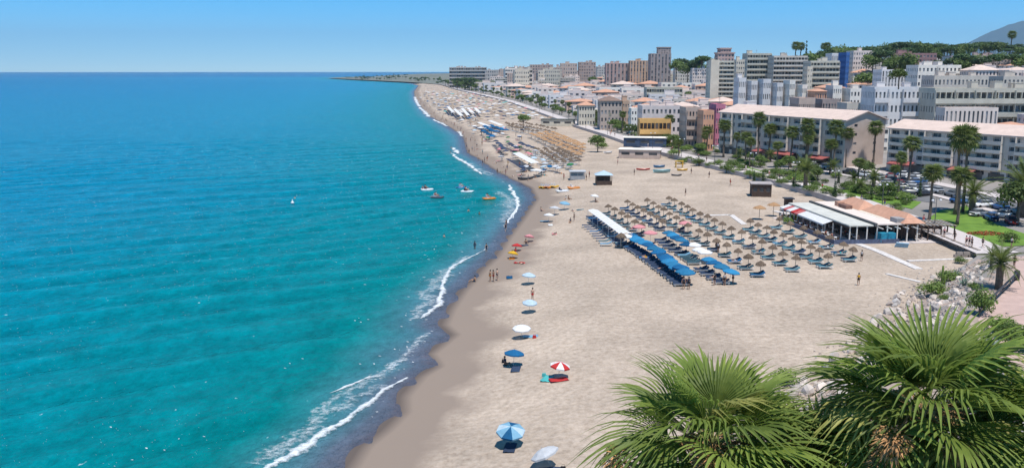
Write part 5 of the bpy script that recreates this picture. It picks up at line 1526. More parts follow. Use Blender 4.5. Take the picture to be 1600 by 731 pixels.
    for i in range(120):                                            # strollers and bathers near the far waterline
        Y = 240 * (1.015 ** i)
        x = float(xs(Y)) + (abs(rr.gauss(2.5, 3.0)) if i % 3 else rr.uniform(3, 24))
        kd, sw, sh = rr.choice(['walking', 'standing', 'standing', 'lying']), rr.choice(CLOTHS), rr.choice([None, None, 'navy', 'white', 'red'])
        where = ('at the water' if i % 3 else 'on the sand') + (' beyond the pedal boats' if Y < 330 else ' below the far breaking wave' if Y < 450 else ' of the crowded far beach')
        person(kd, x, Y, hgt(x, Y), rr.uniform(0, 6), f'{kd} person in {sw} swimwear' + (f' and {sh} shirt ' if sh else ' ') + where, sw, sh)
    for i, (px, py, lb) in enumerate(((742, 392, 'person standing knee deep beside the breaking wave'), (760, 396, 'person wading at the end of the breaking wave'), (791, 356, 'dark clad person wading by the white wave'), (749, 343, 'bather in open water left of the white wave'), (732, 338, 'bather farther out from the white wave'), (705, 236, 'bather left of the far breaking wave'), (704, 243, 'bather below the far breaking wave'), (694, 380, 'bather out beyond the breaking wave'))):
        d = {0: -.35, 1: -.3, 2: -.25}.get(i, -1.15)
        person_px('standing', px, py, lb, 'navy', ['navy', 'black', 'black'][i] if i < 3 else None, z=d)

def build_boats():
    rr = random.Random(31)
    def pedalo(label, px, py, hull, rz, z=None, crew=0, group='pedal boats'):
        p = at(px, py) if z is None else Vector((*at_z(px, py, 0), 0))
        p.z += 0 if z is None else z
        t = thing('pedal_boat', label, 'pedal boat', p, rz, group)
        for y in (-.62, .62):
            mb = MB(); st = ((-1.5, .16, .28), (-1.0, .26, .0), (.6, .26, .0), (1.35, .16, .12), (1.65, .04, .34))
            vs = []
            for x, w, zb in st:
                vs += [(x, y - w, .48), (x, y - w * .7, zb), (x, y + w * .7, zb), (x, y + w, .48)]
            fs = []
            for i in range(len(st) - 1):
                for k in range(4): a, b = i * 4 + k, i * 4 + (k + 1) % 4; fs.append((a, b, b + 4, a + 4))
            fs += [(0, 1, 2, 3), (19, 18, 17, 16)]
            mb.add(vs, fs); mb.build('hull', hull, t, True)
        mb = MB(); mb.box(-1.2, 1.0, -.40, .40, .40, .50); mb.build('deck', hull, t)
        for y in (-.35, .35):
            mb = MB(); mb.box(-.55, -.05, y - .25, y + .25, .51, .72); mb.box(-.68, -.56, y - .25, y + .25, .51, 1.15); mb.build('seat', CL['white'] if hull is not MATS.get('boat_white') else CL['navy'], t)
        mb = MB(); mb.tube([(.6, 0, .5), (.5, 0, .85), (.3, 0, .88)], .03, 5); mb.build('tiller', DKMETAL, t)
        for k in range(crew):
            y = (-.35, .35, 0)[k]; x = (-.3, -.3, -1.0)[k]
            w = Vector((x * cos(rz) - y * sin(rz), x * sin(rz) + y * cos(rz), .62 if k < 2 else .42))
            person('sitting', p.x + w.x, p.y + w.y, p.z + w.z, rz + pi / 2, ['left', 'right', 'rear'][k] + ' person sitting on the ' + label.split(' with')[0].split(',')[0], rr.choice(CLOTHS), rr.choice(['red', 'white', 'navy', None]))
    B = lambda n, c: mat('boat_' + n, c, .35, .04, 2, spec=.5)
    wh, yl, og, bl_, rd, dk = B('white', (.70, .72, .74)), B('yellow', (.72, .42, .03)), B('orange', (.62, .22, .03)), B('blue', (.05, .18, .36)), B('red', (.55, .06, .05)), B('dark', (.08, .09, .11))
    pedalo('white pedal boat on the water, leftmost of the five offshore', 667, 297, wh, .2, -.15, 3)
    pedalo('dark pedal boat on the water below the leftmost white one', 683, 309, dk, -.3, -.15, 2)
    pedalo('blue grey pedal boat on the water, upper of the pair nearer shore', 722, 294, bl_, .5, -.15, 2)
    pedalo('white pedal boat on the water, lower of the pair nearer shore', 730, 300, wh, -.2, -.15, 2)
    pedalo('orange brown pedal boat on the water closest to the beach', 764, 311, og, .3, -.15, 2)
    pedalo('yellow pedal boat on the sand at the water side, left one', 850, 294, yl, .9)
    pedalo('orange pedal boat on the sand between two yellow ones', 857, 294, og, 1.0)
    pedalo('yellow pedal boat on the sand, right of the orange one', 866, 293, yl, 1.1)
    pedalo('orange pedal boat lying alone right of the yellow ones', 896, 295, og, .1)
    pedalo('grey white pedal boat below the yellow ones on the sand', 878, 300, wh, .2)
    # open rowing boats lying on the sand by the promenade
    def rowboat(lb, px, py, hull, rz, L=3.6, w=.75, name='rowing_boat', cat='boat', h=.6):
        p = at(px, py); t = thing(name, lb, cat, p + Vector((0, 0, .03)), rz, 'boats on the sand')
        mb = MB(); S = 9
        out, inn = [], []
        for i in range(S):
            u = -1 + 2 * i / (S - 1); k = max(.02, 1 - abs(u) ** 2.4 * (1 if u > 0 else .75)); sheer = h + .18 * u * u
            for sgn, lst, th in ((1, out, 0), (1, inn, .05)):
                lst.append([(u * L / 2 * (1 - th * .4), -w * k * (1 - th), sheer), (u * L / 2 * .93, -w * k * .6, .14 + th), (u * L / 2 * .93, 0, .02 + th + .1 * abs(u) ** 3), (u * L / 2 * .93, w * k * .6, .14 + th), (u * L / 2 * (1 - th * .4), w * k * (1 - th), sheer)])
        for lst in (out, inn):
            mb.add([v for r_ in lst for v in r_], [(i * 5 + k, i * 5 + k + 1, (i + 1) * 5 + k + 1, (i + 1) * 5 + k) for i in range(S - 1) for k in range(4)])
        mb.build('hull', hull, t, True)
        for u in (-.35, .25):
            m2 = MB(); m2.box(u * L / 2 - .12, u * L / 2 + .12, -w * .86, w * .86, h * .62, h * .62 + .05); m2.build('thwart', WOOD, t)
    rowboat('red kayak like boat on the sand, leftmost of the boats by the promenade', 1005, 266, rd, .1, 4.2, .5, h=.4)
    rowboat('blue boat on the sand behind the white one', 1030, 262, bl_, .1)
    rowboat('white and teal boat in front on the sand', 1034, 270, B('teal', (.25, .45, .48)), .15, 5.2, 1.0, h=.8)
    rowboat('dark boat at the front right of the boats by the promenade', 1057, 275, dk, 0, 3.0, .5, h=.35)
    rowboat('yellow boat on the sand, right of the white and teal one', 1066, 267, yl, .0, 3.2, .55, h=.45)
    rowboat('dark boat drawn up below the big white parasol', 821, 281, dk, .3, 4.6, .7)
    rowboat('white boat on the sand by the far promenade path', 950, 240, wh, .4, 3.4, .7)
    # yellow timber stand behind the boats
    p = at(1061, 262); mb = MB()
    for x in (-1, 1):
        for y in (-.6, .6): mb.box(x - .08, x + .08, y - .08, y + .08, 0, 1.9)
    mb.box(-1.3, 1.3, -.8, .8, 1.002, 1.12); mb.box(-1.3, 1.3, -.8, .8, 1.905, 2.0)
    o = mb.build('lookout_stand', yl); o.location = p; tag(o, 'yellow two tier stand behind the boats on the sand', 'stand')
    # distant swimmer's float
    mb = MB(); mb.lathe([(.01, -.2), (.35, -.1), (.42, .1), (.3, .35), (.08, .5), (.06, .9), (.01, .92)], 10)
    o = mb.build('buoy', wh, None, True); o.location = (*at_z(457, 318, 0), .05); tag(o, 'small white buoy alone far out on the water', 'buoy')
    person_px('standing', 461, 318, 'bather beside the white buoy far out on the water', 'navy', None, z=-1.1)
# ---------------------------------------------------------------- promenade, gardens, restaurant, huts, cars, rocks
PAVE = mat('promenade_paving', (.56, .50, .48), .8, .08, 1.2, col2=(.47, .42, .405))
STONE = mat('wall_stone', (.34, .29, .25), .9, .2, 1.5, col2=(.22, .185, .16), orand=.18, bump=.5)
ASPH = mat('asphalt', (.16, .16, .165), .9, .1, .6, col2=(.12, .12, .125))
def loop_pts(a, b, step): return [(float(xp(y)), y) for y in np.arange(a, b, step)] + [(float(xp(b)), b)]

def poly_sheet(name, pts, m, dz, res=2.2):
    """ground sheet inside a polygon of (x, y), following the terrain dz above it"""
    xs_ = [p[0] for p in pts]; ys_ = [p[1] for p in pts]
    bm = bmesh.new()
    f = bm.faces.new([bm.verts.new((x, y, 0)) for x, y in pts])
    bmesh.ops.triangulate(bm, faces=[f])
    for ax, lo, hi in ((0, min(xs_), max(xs_)), (1, min(ys_), max(ys_))):
        c = lo + res
        while c < hi:
            no = (1, 0, 0) if ax == 0 else (0, 1, 0); co = (c, 0, 0) if ax == 0 else (0, c, 0)
            bmesh.ops.bisect_plane(bm, geom=bm.verts[:] + bm.edges[:] + bm.faces[:], plane_co=co, plane_no=no, dist=1e-4)
            c += res
    for v in bm.verts: v.co.z = hgt(v.co.x, v.co.y) + dz
    me = bpy.data.meshes.new(name); bm.to_mesh(me); bm.free(); me.materials.append(m)
    return put(name, me)

def ribbon(name, q0, q1, a, b, z, m, step=6):
    mb = MB(); pts = loop_pts(a, b, step)
    for (xa, ya), (xb, yb) in zip(pts[:-1], pts[1:]):
        za, zb = hgt(xa + q0 + 1, ya), hgt(xb + q0 + 1, yb)
        mb.quad((xa + q0, ya, za + z), (xa + q1, ya, hgt(xa + q1, ya) + z), (xb + q1, yb, hgt(xb + q1, yb) + z), (xb + q0, yb, zb + z))
    return mb.build(name, m)

def build_promenade():
    struct(ribbon('promenade', -.25, 6.2, 133, 1500, .10, PAVE))
    struct(ribbon('street', 24.5, 33.5, 133, 1200, .03, ASPH))
    struct(ribbon('pavement', 33.5, 37.0, 133, 1200, .12, PAVE))
    struct(ribbon('kerb_strip', 22.5, 24.5, 133, 1200, .12, PAVE))
    GR = mat('lawn_grass', (.15, .255, .035), .9, .2, .45, col2=(.085, .165, .022), bump=.6, bscale=18)
    lawn = [at(1440, 348), at(1468, 330), at(1510, 322), at(1530, 338), at(1560, 352), at(1602, 366), at(1604, 384), at(1560, 386), at(1520, 374), at(1480, 360)]
    o = poly_sheet('lawn', [(p.x, p.y) for p in lawn], GR, .09); stuff(o)
    for pts in (((1385, 318), (1398, 309), (1440, 316), (1425, 327)), ((1130, 262), (1150, 256), (1232, 279), (1216, 287)), ((1245, 292), (1262, 284), (1330, 300), (1310, 308)), ((1070, 252), (1085, 246), (1118, 254), (1105, 262)), ((1280, 300), (1330, 296), (1400, 312), (1380, 322))):
        w = [at(*p) for p in pts]
        stuff(poly_sheet('garden_grass', [(p.x, p.y) for p in w], GR, .07))
    car = [at(1376, 300), at(1372, 268), at(1452, 272), at(1462, 318), at(1420, 312)]
    struct(poly_sheet('car_park', [(p.x, p.y) for p in car], ASPH, .055))
    path = [at(1528, 500), at(1590, 436), at(1578, 402), at(1640, 402), at(1720, 520), at(1640, 600), at(1560, 560)]
    struct(poly_sheet('pink_path', [(p.x, p.y) for p in path], mat('pink_paving', (.50, .36, .31), .85, .1, .8, col2=(.42, .30, .26)), .05, 1.5))
    # flower bed on the lawn: low mass of red flowers
    rr = random.Random(3); p = at(1540, 366); mb = MB()
    for _ in range(700):
        a, r = rr.uniform(0, 6.28), sqrt(rr.random())
        c = Vector((3.3 * r * cos(a), 1.7 * r * sin(a), .1 + .5 * rr.random() * (1.1 - r)))
        s = .13; u = Vector((rr.gauss(0, 1), rr.gauss(0, 1), rr.gauss(0, .5))).normalized() * s; v = Vector((rr.gauss(0, 1), rr.gauss(0, 1), rr.gauss(0, 1))).normalized() * s
        mb.add([c - u, c - v, c + u, c + v], [(0, 1, 2, 3)], 0 if rr.random() < .75 else 1)
    o = mb.build('flower_bed', [mat('red_flowers', (.42, .09, .04), .8, .2, 4), L_BUSH]); o.location = p; tag(o, 'round bed of red brown flowers in the bright green lawn', 'flower bed')
    # beach wall: near part of individual stones, the rest a pale kerb
    A = [(1438, 366), (1470, 378), (1500, 391), (1530, 402)]
    w = thing('stone_wall', 'low brown stone wall between the sand and the promenade', 'wall', (0, 0, 0))
    W = [at_z(px, py, 1.5) for px, py in A]
    blocks = []
    for k in range(4):
        mb = MB(); mb.box(-.5, .5, -.22, .22, 0, .42, 0, 0, .92); me = mb.mesh('stone', STONE); blocks.append(me)
    for (xa, ya), (xb, yb) in zip(W[:-1], W[1:]):
        L = hypot(xb - xa, yb - ya); n = int(L / 1.02); an = atan2(yb - ya, xb - xa)
        for c in range(3):
            for i in range(n):
                t = (i + .5 + .5 * (c % 2)) / n
                if t > 1: continue
                o = put('stone', blocks[(i + c) % 4], w, (xa + (xb - xa) * t + rr.uniform(-.04, .04), ya + (yb - ya) * t + rr.uniform(-.04, .04), 1.42 + c * .435), an + rr.gauss(0, .02))
                o.scale = (rr.uniform(.92, .99) * L / n, 1, rr.uniform(.94, 1.0))
    w2 = thing('stone_wall', 'short thick stub of stone wall at the foot of the promenade steps', 'wall', at(1512, 402), -.1)
    for c in range(2):
        for i in range(4): o = put('stone', blocks[i], w2, (-1.6 + i * 1.05 + .3 * c, 0, .0 + c * .435), rr.gauss(0, .03))
    mb = MB(); pts = loop_pts(152, 1480, 8)
    for (xa, ya), (xb, yb) in zip(pts[:-1], pts[1:]):
        x0, x1 = xa - .55, xb - .55
        z = 2.75
        mb.add([(x0, ya, 1.2), (x0 + .5, ya, 1.2), (x0 + .5, ya, z), (x0, ya, z), (x1, yb, 1.2), (x1 + .5, yb, 1.2), (x1 + .5, yb, z), (x1, yb, z)], [(3, 2, 6, 7), (0, 3, 7, 4), (1, 5, 6, 2)])
    o = mb.build('sea_wall', mat('pale_wall', (.50, .44, .41), .85, .1, .5, col2=(.42, .37, .34))); tag(o, 'low pale wall running along the sand edge of the promenade', 'wall')
    # sand coloured boardwalks across the beach
    BW = mat('boardwalk', (.62, .58, .55), .85, .1, 2)
    def walk(pts, w):
        t = [at(*p) for p in pts]; mb = MB()
        for a, b in zip(t[:-1], t[1:]):
            d = (b - a); L = hypot(d.x, d.y); n = max(1, int(L / 1.1)); ux, uy = d.x / L, d.y / L
            for i in range(n):
                s0, s1 = L * i / n + .02, L * (i + 1) / n - .02
                q = [(a.x + ux * s - uy * w * k, a.y + uy * s + ux * w * k) for s, k in ((s0, -1), (s1, -1), (s1, 1), (s0, 1))]
                zz = [hgt(x, y) for x, y in q]; z = max(zz) + .10
                mb.add([(x, y, z - .14) for x, y in q] + [(x, y, z) for x, y in q], [(4, 5, 6, 7), (0, 1, 5, 4), (1, 2, 6, 5), (2, 3, 7, 6), (3, 0, 4, 7)])
        struct(mb.build('boardwalk', BW))
    walk([(1312, 371), (1370, 392), (1436, 421)], .62)
    walk([(1418, 408), (1520, 404)], .35)
    walk([(1100, 337), (1142, 336), (1163, 351)], .55)
    walk([(1385, 428), (1438, 441)], .3)
    walk([(1210, 330), (1240, 336)], .6)
    # lamp posts
    lp = thing('lamp_post', 'lamp post', 'lamp post', (0, 0, -500))
    mb = MB(); mb.tube([(0, 0, -.1), (0, 0, .5), (0, 0, 5.2)], [.11, .07, .05], 6); mb.build('pole', DKMETAL, lp, True)
    mb = MB(); mb.tube([(-.7, 0, 5.05), (0, 0, 5.3), (.7, 0, 5.05)], .035, 5); mb.build('arm', DKMETAL, lp)
    lm = MB(); lm.lathe([(.02, .12), (.16, .05), (.2, -.06), (.1, -.16), (.01, -.18)], 8); me = lm.mesh('lantern', WHITEPL, True)
    for x in (-.7, .7): put('lantern', me, lp, (x, 0, 5.0))
    kids(lp)
    for i, Y in enumerate([150, 171, 195, 214, 238, 262, 288, 316, 350, 390, 435, 485, 545, 610, 690, 780, 890]):
        x = float(xp(Y)) + .6
        clone(lp, (x, Y, hgt(x, Y) + .1), .3, 'lamp post on the beach side of the promenade, ' + ORD[i] + ' from the near end', 'lamp posts along the promenade', 1.15)
    # dark railing along the pink path
    A, B = at(1530, 496), at(1588, 438)
    A.z += .05; d = B - A; L = d.length
    r = thing('railing', 'thick dark railing climbing beside the pink path', 'railing', (0, 0, 0))
    mb = MB(); n = 10
    pts = []
    for i in range(n + 1):
        q = A.lerp(B, i / n); pts.append((q.x, q.y, hgt(q.x, q.y) + .95))
    mb.tube(pts, .13, 8); mb.build('handrail', DKMETAL, r, True)
    mb = MB(); mb.tube([(x, y, z - .45) for x, y, z in pts], .07, 6); mb.build('lower_rail', DKMETAL, r, True)
    pm = MB(); pm.tube([(0, 0, -.15), (0, 0, .95)], .06, 6); pme = pm.mesh('post', DKMETAL)
    for x, y, z in pts[::2]: put('post', pme, r, (x, y, z - .95))
    mb = MB(); q = Vector(pts[-1]); mb.lathe([(.05, -1.0), (.34, -.9), (.36, .0), (.3, .3), (.03, .42)], 10, 0, tuple(q)); mb.build('end_post', DKMETAL, r, True)

def build_rocks():
    rr = random.Random(55)
    t = thing('rock_embankment', 'bank of pale grey boulders between the beach and the pink path', 'boulders', (0, 0, 0))
    M = [mat('rock_pale', (.60, .525, .465), .9, .15, .8, col2=(.46, .40, .355), orand=.22, bump=.5, bscale=4), mat('rock_warm', (.52, .43, .375), .9, .15, .8, col2=(.40, .33, .285), orand=.2, bump=.5, bscale=4), mat('rock_grey', (.42, .39, .37), .9, .15, .8, col2=(.31, .29, .275), orand=.2, bump=.5, bscale=4)]
    ms = []
    for k in range(12):
        bm = bmesh.new(); bmesh.ops.create_icosphere(bm, subdivisions=2, radius=1)
        off = Vector((k * 7.1, k * 3.3, 0))
        for v in bm.verts:
            c = v.co.copy()
            f = 1 + .42 * noise.noise(c * .9 + off) + .15 * noise.noise(c * 2.3 + off)
            for _ in range(2): pass
            v.co = c * f
        for _ in range(7):                                          # knock flat faces on it
            nrm = Vector((rr.gauss(0, 1), rr.gauss(0, 1), rr.gauss(0, 1))).normalized(); dd = rr.uniform(.55, .8)
            for v in bm.verts:
                s = v.co.dot(nrm)
                if s > dd: v.co -= nrm * (s - dd)
        me = bpy.data.meshes.new('rock'); bm.to_mesh(me); bm.free(); me.materials.append(M[(0, 0, 1, 0, 2, 0)[k % 6]]); ms.append(me)
    n = 0
    for i in range(900):
        if n >= 296: break
        Y = rr.uniform(56, 128) if i % 3 else rr.uniform(76, 122)
        q = rr.uniform(-2.6, 8.5) if Y > 70 else rr.uniform(-2, 7)
        x = float(xp(Y)) + q
        s = rr.uniform(.32, .85) * (1.12 - .05 * q) * (.75 + .003 * (128 - Y))
        if Y > 108 and rr.random() < .45: continue
        z = hgt(x, Y)
        o = put('rock', rr.choice(ms), t, (x, Y, z + s * .15)); o.rotation_euler = (rr.uniform(0, 6), rr.uniform(0, 6), rr.uniform(0, 6)); o.scale = (s, s * rr.uniform(.7, 1.1), s * rr.uniform(.55, .85)); n += 1
    # small rubble in the gaps: one mesh
    mb = MB()
    for i in range(3200):
        Y = rr.uniform(56, 128); x = float(xp(Y)) + rr.gauss(3.0, 3.0)
        s = rr.uniform(.08, .28); z = hgt(x, Y)
        a = rr.uniform(0, 6)
        vs = [(x + s * rr.uniform(.6, 1.2) * cos(a + k * 1.57), Y + s * rr.uniform(.6, 1.2) * sin(a + k * 1.57), z - .05) for k in range(4)] + [(x + s * rr.uniform(.3, .8) * cos(a + k * 1.57 + .3), Y + s * rr.uniform(.3, .8) * sin(a + k * 1.57 + .3), z + s * rr.uniform(.4, .9)) for k in range(4)]
        mb.add(vs, [(4, 5, 6, 7), (0, 1, 5, 4), (1, 2, 6, 5), (2, 3, 7, 6), (3, 0, 4, 7)], i % 3)
    o = mb.build('rubble', M, t); stuff(o)
    sd = poly_sheet('bank_soil', [(p[0], p[1]) for p in [(float(xp(y)) + .9, y) for y in (56, 70, 80, 95, 113, 130)] + [(float(xp(y)) + 13, y) for y in (118, 105, 90, 75, 60)]], mat('bank_soil', (.40, .31, .26), .95, .15, .5, col2=(.30, .235, .195)), .03)
    struct(sd)

def build_restaurant():
    # local frame: x along the seaward front towards the camera end, y inland
    P0, P1 = Vector((54.3, 172.5)), Vector((56.6, 145.6))
    d = P1 - P0; L = d.length; an = atan2(d.y, d.x)
    t = thing('beach_restaurant', 'flat roofed beach restaurant with terracotta roof behind and red awnings in front', 'restaurant', (P0.x, P0.y, 1.5), an)
    t.scale = (.97, .93, .86)
    def part(name, m, *boxes):
        mb = MB()
        for b in boxes: mb.box(*b)
        return mb.build(name, m, t)
    GREEN_R = mat('grey_green_roof', (.58, .57, .52), .85, .08, .6, col2=(.46, .46, .42)); CREAMR = mat('cream_roof', (.70, .60, .54), .85, .08, .4, col2=(.62, .53, .47))
    part('terrace_floor', PAVE, (-.5, L + 1, -3.2, 18, -.2, .12))
    part('front_roof', GREEN_R, (0, L, 0, 4.6, 3.3, 3.5))
    for k in range(6): part('roof_panel', GREEN_R, (L * k / 6 + .05, L * (k + 1) / 6 - .05, .1, 4.5, 3.503, 3.56))
    part('ridge', mat('dark_ridge', (.10, .10, .10), .8, .1, 1), (-.3, L + .3, 4.6, 5.1, 3.3, 3.95))
    part('back_roof', CREAMR, (0, L, 5.103, 10.4, 3.5, 3.75))
    # terracotta roofs behind, two pitched parts
    mb = MB()
    for x0, x1, y0, y1, z in ((2.0, 12.0, 9.2, 14.2, 3.8), (12.0, L + .4, 9.8, 14.2, 3.8)):
        k = (y1 - y0) / 2; r = [(x0, y0, z), (x1, y0, z), (x1, y1, z), (x0, y1, z), (x0 + k, (y0 + y1) / 2, z + 1.7), (x1 - k, (y0 + y1) / 2, z + 1.7)]
        mb.add(r, [(0, 1, 5, 4), (1, 2, 5), (2, 3, 4, 5), (3, 0, 4)])
    mb.build('tiled_roof', TERRA, t)
    part('chimney', TERRA, (5.2, 6.6, 7.6, 9.0, 3.76, 4.7)); part('roof_box', mat('brown_box', (.22, .12, .09), .8, .15, 2), (7.2, 10.4, 7.4, 8.8, 3.76, 4.5))
    part('roof_unit', mat('grey_unit', (.30, .29, .29), .7, .1, 2), (L - 3.0, L - .6, 9.2, 12.6, 3.77, 4.6))
    wl = part('back_wall', W_CREAM, (.3, L - 6, 9.0, 13.9, .1, 3.79)); part('kitchen_wall', DKWOOD, (L - 5.99, L - 2.5, 10.5, 13.8, .1, 3.78)); part('side_wall', W_CREAM, (.2, 4.0, 5.4, 8.9, .1, 3.4))
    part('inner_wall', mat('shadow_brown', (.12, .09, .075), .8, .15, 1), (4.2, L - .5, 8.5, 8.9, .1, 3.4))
    col = MB(); col.tube([(0, 0, .1), (0, 0, 3.29)], .13, 8); cm = col.mesh('column', W_WHITE)
    for k in range(9): put('column', cm, t, (.4 + (L - .8) * k / 8, .35, 0))
    for k in range(7): put('column', cm, t, (L - .25, 1.6 + k * 1.9, 0)).scale = (1, 1, 1.06)
    for k in range(5):
        m2 = MB(); m2.box(L - .32, L + 1.6, 5.4 + k * 1.6, 5.55 + k * 1.6, 3.0, 3.18); m2.build('beam', W_WHITE, t)
    # white pitched awnings with red ones between them along the front
    for k, (x0, x1, c) in enumerate(((.2, 2.0, 'white'), (2.1, 3.5, 'pinkred'), (3.6, 5.6, 'white'), (5.7, 7.4, 'red'), (7.5, 9.0, 'pinkred'), (9.1, 20.6, 'white'))):
        m2 = MB(); m2.add([(x0, -.05, 3.25), (x1, -.05, 3.25), (x1, -1.9, 2.6), (x0, -1.9, 2.6), (x0, -1.92, 2.3), (x1, -1.92, 2.3)], [(0, 1, 2, 3), (3, 2, 5, 4)]); m2.build('awning', CL[c], t)
        m3 = MB()
        for x in (x0 + .1, x1 - .1): m3.tube([(x, -1.85, .1), (x, -1.85, 2.6)], .04, 5)
        stuff(m3.build('awning_posts', METAL, t))
    part('fascia', DKWOOD, (0, L, -.04, -.005, 2.9, 3.29))
    part('low_parapet', mat('navy_screen', (.10, .12, .19), .8, .15, 2), (8.0, L + .9, -3.15, -3.0, .12, .95), (L + .9, L + 1.0, -3.15, 9.0, .12, .95))
    # tables and chairs of the terrace, each a thing
    tb = thing('cafe_table', 'table', 'table', (0, 0, -500)); m2 = MB(); m2.lathe([(.01, .74), (.45, .74), (.45, .70), (.04, .69)], 10); m2.build('table_top', CL['white'], tb); m2 = MB(); m2.tube([(0, 0, 0), (0, 0, .70)], .05, 6); m2.build('leg', DKMETAL, tb)
    ch = thing('cafe_chair', 'chair', 'chair', (0, 0, -500)); m2 = MB(); m2.box(-.22, .22, -.22, .22, .42, .47); m2.build('seat', DKWOOD, ch); m2 = MB(); m2.box(-.22, .22, .19, .23, .471, .95); m2.build('backrest', DKWOOD, ch)
    lgm = MB(); lgm.box(-.02, .02, -.02, .02, 0, .418); lme = lgm.mesh('leg', DKWOOD)
    for x in (-.19, .19):
        for y in (-.19, .19): put('leg', lme, ch, (x, y, 0))
    kids(tb); kids(ch)
    rr = random.Random(14)
    to_w = lambda x, y: (P0.x + cos(an) * x - sin(an) * y, P0.y + sin(an) * x + cos(an) * y)
    for i in range(22):
        x = 1.0 + (L - 2) * (i % 11) / 10.5; y = -1.6 if i < 11 else 1.9
        wx, wy = to_w(x, y); row = 'front' if i < 11 else 'inner'
        clone(tb, (wx, wy, 1.62), 0, f'{ORD[i % 11]} table from the far end of the {row} restaurant row', 'restaurant tables')
        for s, w in ((0, 'near'), (pi, 'far')):
            cx, cy = to_w(x + .75 * (1 if s == 0 else -1), y)
            clone(ch, (cx, cy, 1.62), an + (-pi / 2 if s == 0 else pi / 2), f'chair at the {w} side of the {ORD[i % 11]} {row} row restaurant table', 'restaurant chairs')
            if rr.random() < .6: person('sitting', cx, cy, 2.0, an + (-pi / 2 if s == 0 else pi / 2), f'guest seated at the {w} side of the {ORD[i % 11]} {row} row table', rr.choice(CLOTHS), rr.choice(['navy', 'black', 'red', 'white', 'navy']))
    # pergola terrace at the right
    g = thing('pergola', 'dark timber pergola terrace right of the restaurant columns', 'pergola', (*at_z(1408, 376, 1.5), 1.5), an + pi / 2 - .12)
    for i in range(5):
        for j in range(3):
            m2 = MB(); m2.box(i * 2.2 - .09, i * 2.2 + .09, j * 2.6 - .09, j * 2.6 + .09, -.1, 2.5); m2.build('post', DKWOOD, g)
    for j in range(3): m2 = MB(); m2.box(-.4, 9.2, j * 2.6 - .08, j * 2.6 + .08, 2.502, 2.68); m2.build('beam', DKWOOD, g)
    for i in range(16):
        m2 = MB(); m2.box(-.3 + i * .6, -.06 + i * .6, -.5, 5.7, 2.683, 2.76); m2.build('slat', WOOD if i % 2 else mat('grey_slat', (.40, .38, .37), .8, .1, 3), g)
    m2 = MB(); m2.box(-.4, 9.2, 5.5, 5.7, -.1, 2.3); m2.build('back_screen', DKWOOD, g)
    for i in range(9):
        o = clone(tb, Vector((*at_z(1410 + i * 4.2, 372 - (i % 3) * 5, 1.55), 1.55)), 0, f'{ORD[i]} table from the left under the timber pergola', 'pergola tables')
        for s in (-.7, .7): clone(ch, (o.location.x, o.location.y + s, 1.55), 0 if s > 0 else pi, ('far' if s > 0 else 'near') + f' chair at the {ORD[i]} pergola table from the left', 'pergola chairs')
    # blue covered cart and pale blue sunbed stack in front
    p = at(1383, 379); c = thing('covered_cart', 'cart under a bright blue tarpaulin beside the restaurant', 'cart', p, .2)
    m2 = MB(); m2.box(-1.5, 1.5, -.9, .9, .35, 1.75, 0, 0, .9); m2.build('tarpaulin', CL['lightblue'] if False else mat('tarp_blue', (.02, .22, .34), .6, .15, 2), c); m2 = MB(); m2.box(-1.3, 1.3, -.75, .75, .2, .345); m2.build('chassis', DKMETAL, c)
    wmb = MB(); wmb.tube([(0, -.06, 0), (0, .06, 0)], .28, 12); wme = wmb.mesh('wheel', DKMETAL)
    for x in (-.9, .9):
        for y in (-.86, .86): put('wheel', wme, c, (x, y, .27))
    p = at(1408, 386); s = thing('sunbed_stack', 'pile of pale blue sunbeds right of the covered cart', 'sunbeds', p, -.5)
    for k in range(5):
        m2 = MB(); m2.box(-1.0 + .06 * k, 1.0 + .04 * k, -.34, .34, .05 + k * .15, .13 + k * .15); m2.build('sunbed_board', CL['lightblue'] if k % 2 else CL['paleblue'], s)

